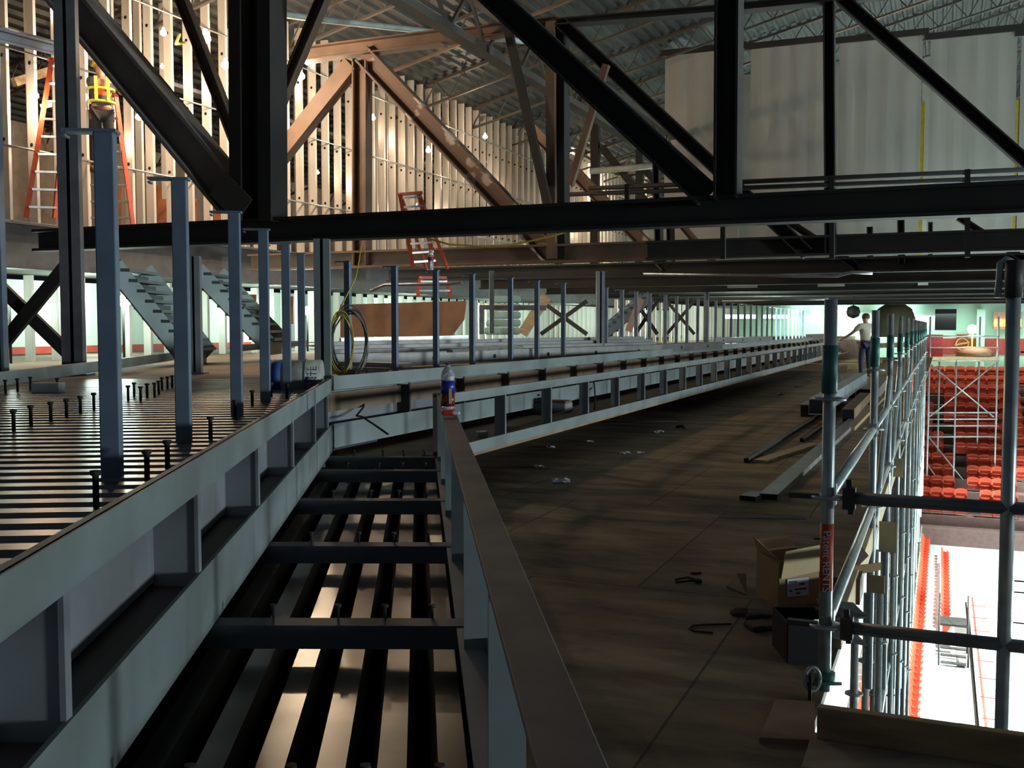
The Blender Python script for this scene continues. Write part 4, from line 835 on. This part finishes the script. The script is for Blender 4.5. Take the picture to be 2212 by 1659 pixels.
build('wire_tie', b, DARK, rp)
for z_, lab in ((0.76, 'upper'), (0.27, 'lower')):
    a = Vector((SP[0].x, SP[0].y, z_)); d = a+N2*1.5
    t = thing('scaffold_ledger', a, lab+' of the two cross rails at the open end of the deck', 'scaffold rail')
    build('tube', MB().tube(a+N2*0.09, d, 0.024, 14), mat('dark_tube', (0.20, 0.22, 0.23), 0.45, 0.5), t); build('wedge_head', wedge(a, N2), DARKWEB, t)
    build('rear_lug', MB().bar(a-N2*0.03, a-N2*0.14, 0.03, 0.02), DARKWEB, t)
# clamp at the foot of the first tube, toe boards, planks
cl = thing('scaffold_clamp', SP[0]+Vector((-0.03, -0.03, 0.02)), 'dark bolted clamp at the foot of the stickered scaffold tube', 'clamp')
build('jaw', MB().lathe([(0.026, -0.025), (0.04, -0.02), (0.04, 0.02), (0.026, 0.025)], Vector((SP[0].x, SP[0].y, 0.07)), n=14), TEAL, cl)
build('jaw', MB().path([Vector((SP[0].x-0.06+0.028*math.cos(t/3), SP[0].y-0.05, 0.08+0.045*math.sin(t/3))) for t in range(0, 20)], 0.008, 6), TUBE, cl)
build('bolt', MB().tube(Vector((SP[0].x-0.09, SP[0].y-0.045, 0.06)), Vector((SP[0].x+0.05, SP[0].y-0.045, 0.06)), 0.007, 8), TEAL, cl)
build('strap', MB().bar(Vector((SP[0].x-0.07, SP[0].y-0.055, 0.10)), Vector((SP[0].x-0.07, SP[0].y-0.055, -0.03)), 0.03, 0.012, N2), DARK, cl)
a = onz(1765, 1612, 0)
setp(build('toe_board', MB().bar(a+Z*0.07-N2*0.0, a+Z*0.07+N2*1.6, 0.04, 0.14), mat('toe_board_pine', (0.48, 0.33, 0.17), 0.7, 0, (0.30, 0.19, 0.10), 3, 0.1, stretch=(1, 1, 6)), bevel=0.004), 'pine toe board on edge across the open end of the deck', 'board')
a = onz(1740, 1650, 0)
setp(build('plank', MB().bar(a+Z*0.02, a+Z*0.02+N2*1.8, 0.24, 0.04), mat('scaffold_plank', (0.34, 0.26, 0.17), 0.75, 0, (0.24, 0.17, 0.11), 3, 0.1, stretch=(1, 6, 6)), bevel=0.004), 'wide scaffold plank lying before the pine toe board', 'plank')
a = F2(1010, 3.62, H)
setp(build('plywood_offcut', MB().prism([onz(1675, 1522, 0.0), onz(1760, 1526, 0.0), onz(1760, 1612, 0.0), onz(1640, 1605, 0.0)], (0, 0, 0.02)), WOODD), 'small square plywood offcut left of the pine toe board', 'board')
setp(build('toe_board', MB().bar(F2(935, 4.35, H-0.07), F2(935, 9.5, H-0.07), 0.035, 0.14), mat('yellow_pine', (0.70, 0.54, 0.30), 0.7, 0, (0.58, 0.42, 0.22), 4, stretch=(1, 1, 1)), bevel=0.003), 'sunlit-looking yellow pine toe board along the deck edge by the black crate', 'board')
for i, (px, py, D, w_, h_) in enumerate(((1918, 1160, 6.6, 0.11, 0.20), (1893, 1262, 5.2, 0.08, 0.09), (1935, 1010, 8.8, 0.12, 0.16))):
    p = atY(px, py, D); setp(build('plywood_bracket', MB().bar(p-Z*h_/2, p+Z*h_/2, 0.02, w_, N2), mat('pale_ply', (0.50, 0.40, 0.25), 0.7)), '%s tan plywood piece hung outside the scaffold rails' % ('topmost lit', 'nearest small', 'farthest')[i], 'board', 'plywood pieces outside the rails')
# ================================================================== PEOPLE
def skinned(name, nodes, edges, m, parent, sub=2, only=None, grow=0.0):
    keys = [k for k in nodes if only is None or k in only]; idx = {k: i for i, k in enumerate(keys)}
    me = bpy.data.meshes.new(name); me.from_pydata([tuple(nodes[k][0]) for k in keys], [(idx[a], idx[b]) for a, b in edges if a in idx and b in idx], [])
    o = bpy.data.objects.new(name, me); COL.objects.link(o); o.parent = parent
    md = o.modifiers.new('skin', 'SKIN'); md.use_smooth_shade = True
    for k in keys:
        s = me.skin_vertices[0].data[idx[k]]; r = nodes[k][1]+grow; s.radius = (r, r*(0.72 if k in ('pelvis', 'waist', 'chest', 'shoulder') else 1.0)) if not isinstance(r, tuple) else r
        s.use_root = (k == keys[0])
    sb = o.modifiers.new('subdivision', 'SUBSURF'); sb.levels = sub; sb.render_levels = sub
    me.materials.append(m); return o
def hand(nodes, edges, side, wrist, d, out, curl=0.5):
    # palm and five fingers hung from the wrist along direction d; out = thumb side
    d = Vector(d).normalized(); out = Vector(out).normalized(); nrm = d.cross(out).normalized()
    nodes[side+'palm'] = (wrist+d*0.055, 0.027); edges.append((side+'wrist', side+'palm'))
    for k, ln in enumerate((0.070, 0.078, 0.072, 0.056)):
        b = wrist+d*0.085+out*(0.027-0.018*k); a = (side+'f%da' % k); c = (side+'f%db' % k); e = (side+'f%dc' % k)
        nodes[a] = (b, 0.0095); nodes[c] = (b+d*ln*0.5+nrm*ln*0.15*curl, 0.0085); nodes[e] = (b+d*ln*0.85+nrm*ln*0.5*curl, 0.0075)
        edges += [(side+'palm', a), (a, c), (c, e)]
    nodes[side+'ta'] = (wrist+d*0.04+out*0.035, 0.011); nodes[side+'tb'] = (wrist+d*0.075+out*0.052, 0.0095)
    edges += [(side+'palm', side+'ta'), (side+'ta', side+'tb')]
SKINM = mat('skin', (0.45, 0.25, 0.17), 0.6)
def person(loc, rz, label, pose, shirt, pants, hairm, helmet=None, vest=None):
    t = thing('person', loc, label, 'person'); t.rotation_euler = (0, 0, rz)
    V = Vector
    N = {'pelvis': (V((0, 0, 0.96)), 0.145), 'waist': (V((0, 0.01, 1.10)), 0.135), 'chest': (V((0, 0.02, 1.28)), 0.165), 'shoulder': (V((0, 0.0, 1.42)), 0.12),
         'neck': (V((0, 0.01, 1.49)), 0.055), 'jaw': (V((0, 0.035, 1.56)), 0.075), 'head': (V((0, 0.02, 1.64)), 0.095), 'crown': (V((0, 0.01, 1.70)), 0.075)}
    E = [('pelvis', 'waist'), ('waist', 'chest'), ('chest', 'shoulder'), ('shoulder', 'neck'), ('neck', 'jaw'), ('jaw', 'head'), ('head', 'crown')]
    for s, k in (('l', -1), ('r', 1)):
        p = pose[s]
        N[s+'hip'] = (V((0.09*k, 0, 0.90)), 0.095); N[s+'knee'] = (V(p['knee']), 0.058); N[s+'ankle'] = (V(p['ankle']), 0.042)
        N[s+'toe'] = (V(p['ankle'])+V((0.02*k, 0.15, -0.05)), 0.038)
        N[s+'sh'] = (V((0.185*k, 0, 1.41)), 0.062); N[s+'elbow'] = (V(p['elbow']), 0.042); N[s+'wrist'] = (V(p['wrist']), 0.028)
        E += [('pelvis', s+'hip'), (s+'hip', s+'knee'), (s+'knee', s+'ankle'), (s+'ankle', s+'toe'), ('shoulder', s+'sh'), (s+'sh', s+'elbow'), (s+'elbow', s+'wrist')]
        hand(N, E, s, V(p['wrist']), V(p['wrist'])-V(p['elbow']), V((0, 1, 0.1)))
    N2_ = dict(N)
    for s, k in (('l', -1), ('r', 1)): N2_[s+'sleeve'] = ((N[s+'sh'][0]*0.3+N[s+'elbow'][0]*0.7), 0.050)
    N2_['collar'] = (V((0, 0.008, 1.475)), 0.062)
    E2 = E+[(s+'sh', s+'sleeve') for s in 'lr']+[('shoulder', 'collar')]
    skinned('body', N, E, SKINM, t)
    skinned('shirt', N2_, E2, shirt, t, 2, ('pelvis', 'waist', 'chest', 'shoulder', 'lsh', 'rsh', 'lsleeve', 'rsleeve', 'collar'), 0.02)
    skinned('trousers', N, E, pants, t, 2, ('pelvis', 'lhip', 'rhip', 'lknee', 'rknee', 'lankle', 'rankle'), 0.016)
    for s in 'lr': skinned('boot', N, E, mat('brown_boot', (0.10, 0.06, 0.04), 0.7), t, 2, (s+'ankle', s+'toe'), 0.014)
    b = MB().lathe([(0.155, -0.03), (0.158, 0.03)], (0, 0, 0.98), n=18); b.v = [V((v.x, v.y*0.75, v.z)) for v in b.v]
    o = build('belt', b, mat('dark_red_belt', (0.10, 0.02, 0.015), 0.6)); o.parent = t
    for k in (-1, 1): o = build('tool_pouch', MB().box((0.165*k, 0, 0.80), 0.05, 0.14, 0.17), mat('dark_red_belt', (0.10, 0.02, 0.015), 0.6), bevel=0.015); o.parent = t
    # face: eyes, nose, mouth, ears
    for k in (-1, 1):
        o = build('eye', MB().lathe([(0.001, -0.008), (0.011, 0), (0.001, 0.008)], (0.032*k, 0.098, 1.635), n=8), BLACK); o.parent = t
        o = build('ear', MB().lathe([(0.001, -0.008), (0.024, 0), (0.001, 0.008)], (0.095*k, 0.015, 1.615), (1, 0, 0), 10), SKINM); o.parent = t
    o = build('nose', MB().prism([(-0.014, 0.10, 1.59), (0.014, 0.10, 1.59), (0.0, 0.10, 1.635)], (0, 0.022, -0.004)), SKINM, bevel=0.004); o.parent = t
    o = build('mouth', MB().box((0, 0.101, 1.562), 0.045, 0.012, 0.008), mat('lip', (0.35, 0.13, 0.10))); o.parent = t
    if hairm:
        b = MB().lathe([(0.103, -0.02), (0.108, 0.04), (0.09, 0.09), (0.05, 0.12), (0.001, 0.128)], (0, 0.0, 1.635), n=18); o = build('hair', b, hairm); o.parent = t
    if helmet:
        b = MB().lathe([(0.15, 0.0), (0.125, 0.008), (0.122, 0.05), (0.10, 0.10), (0.06, 0.13), (0.001, 0.14)], (0, 0.01, 1.66), n=20); o = build('hard_hat', b, helmet); o.parent = t
    if vest:
        skinned('vest', N, E, vest[0], t, 2, ('waist', 'chest', 'shoulder', 'lsh', 'rsh'), 0.03)
        for z_ in (1.10, 1.30):
            b = MB().lathe([(0.215, -0.016), (0.215, 0.016)], (0, 0.01, z_), n=20); b.v = [V((v.x, v.y*0.8, v.z)) for v in b.v]; o = build('reflective_band', b, vest[1]); o.parent = t
        for k in (-1, 1): o = build('reflective_strap', MB().bar((0.09*k, -0.17, 1.1), (0.09*k, -0.12, 1.48), 0.05, 0.012, (0, 1, 0)), vest[1]); o.parent = t
    return t
p = onz(1868, 815, 0.0)
person((p.x, p.y, 0.0), 0.25, 'man in pale shirt and jeans standing on the far plywood deck',
       {'l': dict(knee=(-0.12, 0.03, 0.50), ankle=(-0.13, -0.02, 0.08), elbow=(-0.36, 0.08, 1.22), wrist=(-0.52, 0.22, 1.08)),
        'r': dict(knee=(0.11, 0.02, 0.50), ankle=(0.12, -0.03, 0.08), elbow=(0.28, 0.02, 1.15), wrist=(0.20, 0.20, 1.02))},
       mat('pale_tan_shirt', (0.62, 0.56, 0.44), 0.8), mat('blue_jeans', (0.045, 0.065, 0.13), 0.8), mat('brown_hair', (0.09, 0.055, 0.03), 0.8))
wp = atY(222, 372, 16.4)
person((wp.x, wp.y, wp.z), 0.5, 'worker in yellow hard hat and orange vest high on a ladder',
       {'l': dict(knee=(-0.12, 0.12, 0.50), ankle=(-0.12, 0.02, 0.08), elbow=(-0.30, 0.20, 1.38), wrist=(-0.22, 0.42, 1.55)),
        'r': dict(knee=(0.12, 0.02, 0.50), ankle=(0.12, 0.02, 0.08), elbow=(0.34, 0.16, 1.30), wrist=(0.34, 0.40, 1.42))},
       mat('dark_grey_shirt', (0.06, 0.06, 0.07), 0.8), mat('dark_trousers', (0.012, 0.011, 0.014), 0.8), None,
       mat('yellow_hard_hat', (0.75, 0.45, 0.03), 0.35), (mat('orange_vest', (0.80, 0.13, 0.02), 0.6), mat('lime_band', (0.75, 0.75, 0.10), 0.4)))
# ladders
def ladder(bl, br, tl_, tr, label, m=LADR, n=8, rung=None, second=None):
    t = thing('step_ladder', bl, label, 'ladder')
    build('side_rail', MB().bar(bl, tl_, 0.03, 0.07), m, t); build('side_rail', MB().bar(br, tr, 0.03, 0.07), m, t)
    for k in range(n):
        f = (k+0.6)/n; build('rung', MB().bar(bl.lerp(tl_, f), br.lerp(tr, f), 0.08, 0.03), rung or GALV, t)
    if second:
        o, w_ = second
        build('rear_rail', MB().bar(bl+o, tl_, 0.03, 0.05), m, t); build('rear_rail', MB().bar(br+o, tr, 0.03, 0.05), m, t)
    build('top_cap', MB().bar(tl_, tr, 0.16, 0.05), m, t)
    return t
ladder(atY(893, 578, 15.4), atY(940, 575, 15.7), atY(865, 420, 15.4), atY(905, 417, 15.7), 'orange-red stepladder behind the nearest big beam, above the red-labelled bottle', second=(Vector((0.15, 0.7, 0)), 0))
ladder(atY(56, 470, 15.0), atY(118, 472, 15.3), atY(112, 128, 15.2), atY(148, 130, 15.6), 'tall red stepladder at the far left behind the steel column', n=9, rung=GALV)
ladder(atY(180, 492, 16.9), atY(288, 492, 16.9), atY(205, 205, 16.7), atY(250, 205, 16.7), 'orange ladder carrying the worker in the safety vest', n=8)
ladder(atY(903, 640, 19), atY(975, 640, 19.2), atY(908, 600, 19), atY(962, 600, 19.2), 'red ladder top showing above the orange-brown sheet', n=2)
# timber pieces among the left studs
setp(build('timber_beam', MB().bar(atY(30, 178, 16), atY(112, 152, 16.6), 0.10, 0.13), WOODL), 'pale timber crosspiece among the studs at the far left', 'timber')
setp(build('cable_tray', MB().bar(QC(-14.6, 11, -4.9), QC(-14.6, 30, -4.9), 0.3, 0.08), GALV), 'long bright cable tray behind the tall studs', 'cable tray')
for i, (px, py, D, L) in enumerate(((660, 137, 22, 1.4), (90, 230, 18, 0.5))):
    p = atY(px, py, D); setp(build('strip_light', MB().bar(p, p+Vector((L, 0, 0.2*L)), 0.12, 0.05), mat('warm_strip', (1, .85, .65), emit=3)), ['twin bright strip left of the rusty truss corner', 'small bright strip at the far left'][i], 'strip light')
# ================================================================== WORK LAMPS
WARM = (1.0, 0.74, 0.50); COOL = (0.74, 1.0, 0.88)
for i, (px, py, D, pw, r) in enumerate(((353, 78, 16.3, 170, 0.05), (443, 95, 16.4, 1100, 0.09), (487, 150, 17.0, 600, 0.07), (648, 175, 19.2, 1100, 0.09), (733, 201, 19.8, 120, 0.05), (75, 215, 15.0, 160, 0.06), (925, 330, 24.5, 330, 0.06), (806, 260, 22, 260, 0.05), (1048, 300, 28, 330, 0.06), (1240, 395, 39, 1800, 0.14), (1385, 425, 46, 600, 0.14), (300, 260, 15.2, 120, 0.05))):
    bulb(atY(px, py, D), pw, WARM, r, '%s warm work bulb from the left behind the tall studs, numbered along the wall' % nth(i) if 0 else 'warm work bulb behind the tall studs, %s' % ['above the leaning brace at upper left', 'brightest left of the thin brace', 'between thin brace and dark double column', 'big glare just right of the dark double column', 'small orange bulb on the rusty brace', 'at the far left beside the red ladder', 'above the stepladder', 'left of the long rusty brace', 'above the lower end of the rusty brace', 'just right of the rusty column', 'at the far end over the big beam', 'low between column and leaning brace'][i])
for i, (px, py, D, pw) in enumerate(((266, 662, 16.6, 70), (664, 680, 21.6, 60), (20, 655, 14.6, 20))):
    p = atY(px, py, D); t = thing('flood_lamp', p-Z*0.9, ['bright cool flood lamp behind the first guard post', 'bright cool flood lamp behind the sixth guard post', 'cool flood lamp at the left picture edge'][i], 'work lamp')
    build('stand', MB().tube((p.x, p.y, H-0.53), p, 0.02), DARK, t); build('lamp_head', MB().lathe([(0.02, 0), (0.12, 0.04), (0.13, 0.12), (0.02, 0.18)], p, n=12), mat('cool_lamp', (0.8, 1, 0.95), emit=40), t)
    lamp('POINT', p+Vector((0.05, -0.25, 0.1)), pw, COOL, 0.12)
for i, (a, c, D) in enumerate(((1566, 1632, 34), (1645, 1700, 37))):
    setp(build('strip_light', MB().bar(atY(a, 684, D), atY(c, 684, D), 0.12, 0.12 if i < 2 else 0.5), mat('cool_strip', (0.72, 1, 0.92), emit=22)), ['left one of the two bright strip lights at the back', 'right one of the two bright strip lights at the back', 'small bright upright light right of the X brace'][i], 'strip light')
    lamp('POINT', atY((a+c)/2, 690, D-0.6), (500, 500, 120)[i], COOL, 0.3)
for c, pw in ((11, 110), (14.5, 130), (20, 130), (27, 120), (34, 130), (42, 130)):
    lamp('POINT', QC(-14.6, c, -0.3), pw, COOL, 0.2, name='concourse_lamp')
# small fill bulbs added close behind the front studs for hot spots
for i, (c, h) in enumerate(((11.6, -5.0), (12.8, -3.2), (14.6, -4.6), (16.3, -3.0), (17.6, -5.2), (19.5, -3.4), (21.4, -4.8), (24.2, -3.2), (27.5, -4.4), (30.5, -3.1), (34.5, -3.6), (39, -3.0))):
    bulb(QC(-12.95, c, h), 55, WARM, 0.035, 'small warm fill bulb added close behind the tall studs, %s from the left' % nth(i))
for x0, x1, y0, y1, D, l in ((232, 262, 405, 500, 20, 'beside the second red ladder'), (330, 380, 400, 505, 20.5, 'left of the second guard post top'), (455, 512, 425, 500, 22.5, 'right of the third guard post top')):
    setp(build('plywood_sheet', MB().prism([atY(x0, y1, D), atY(x1, y1, D), atY(x1, y0, D), atY(x0, y0, D)], (0, 0.03, 0)), ORANGE), 'orange board leaning behind the stud rows, '+l, 'board')
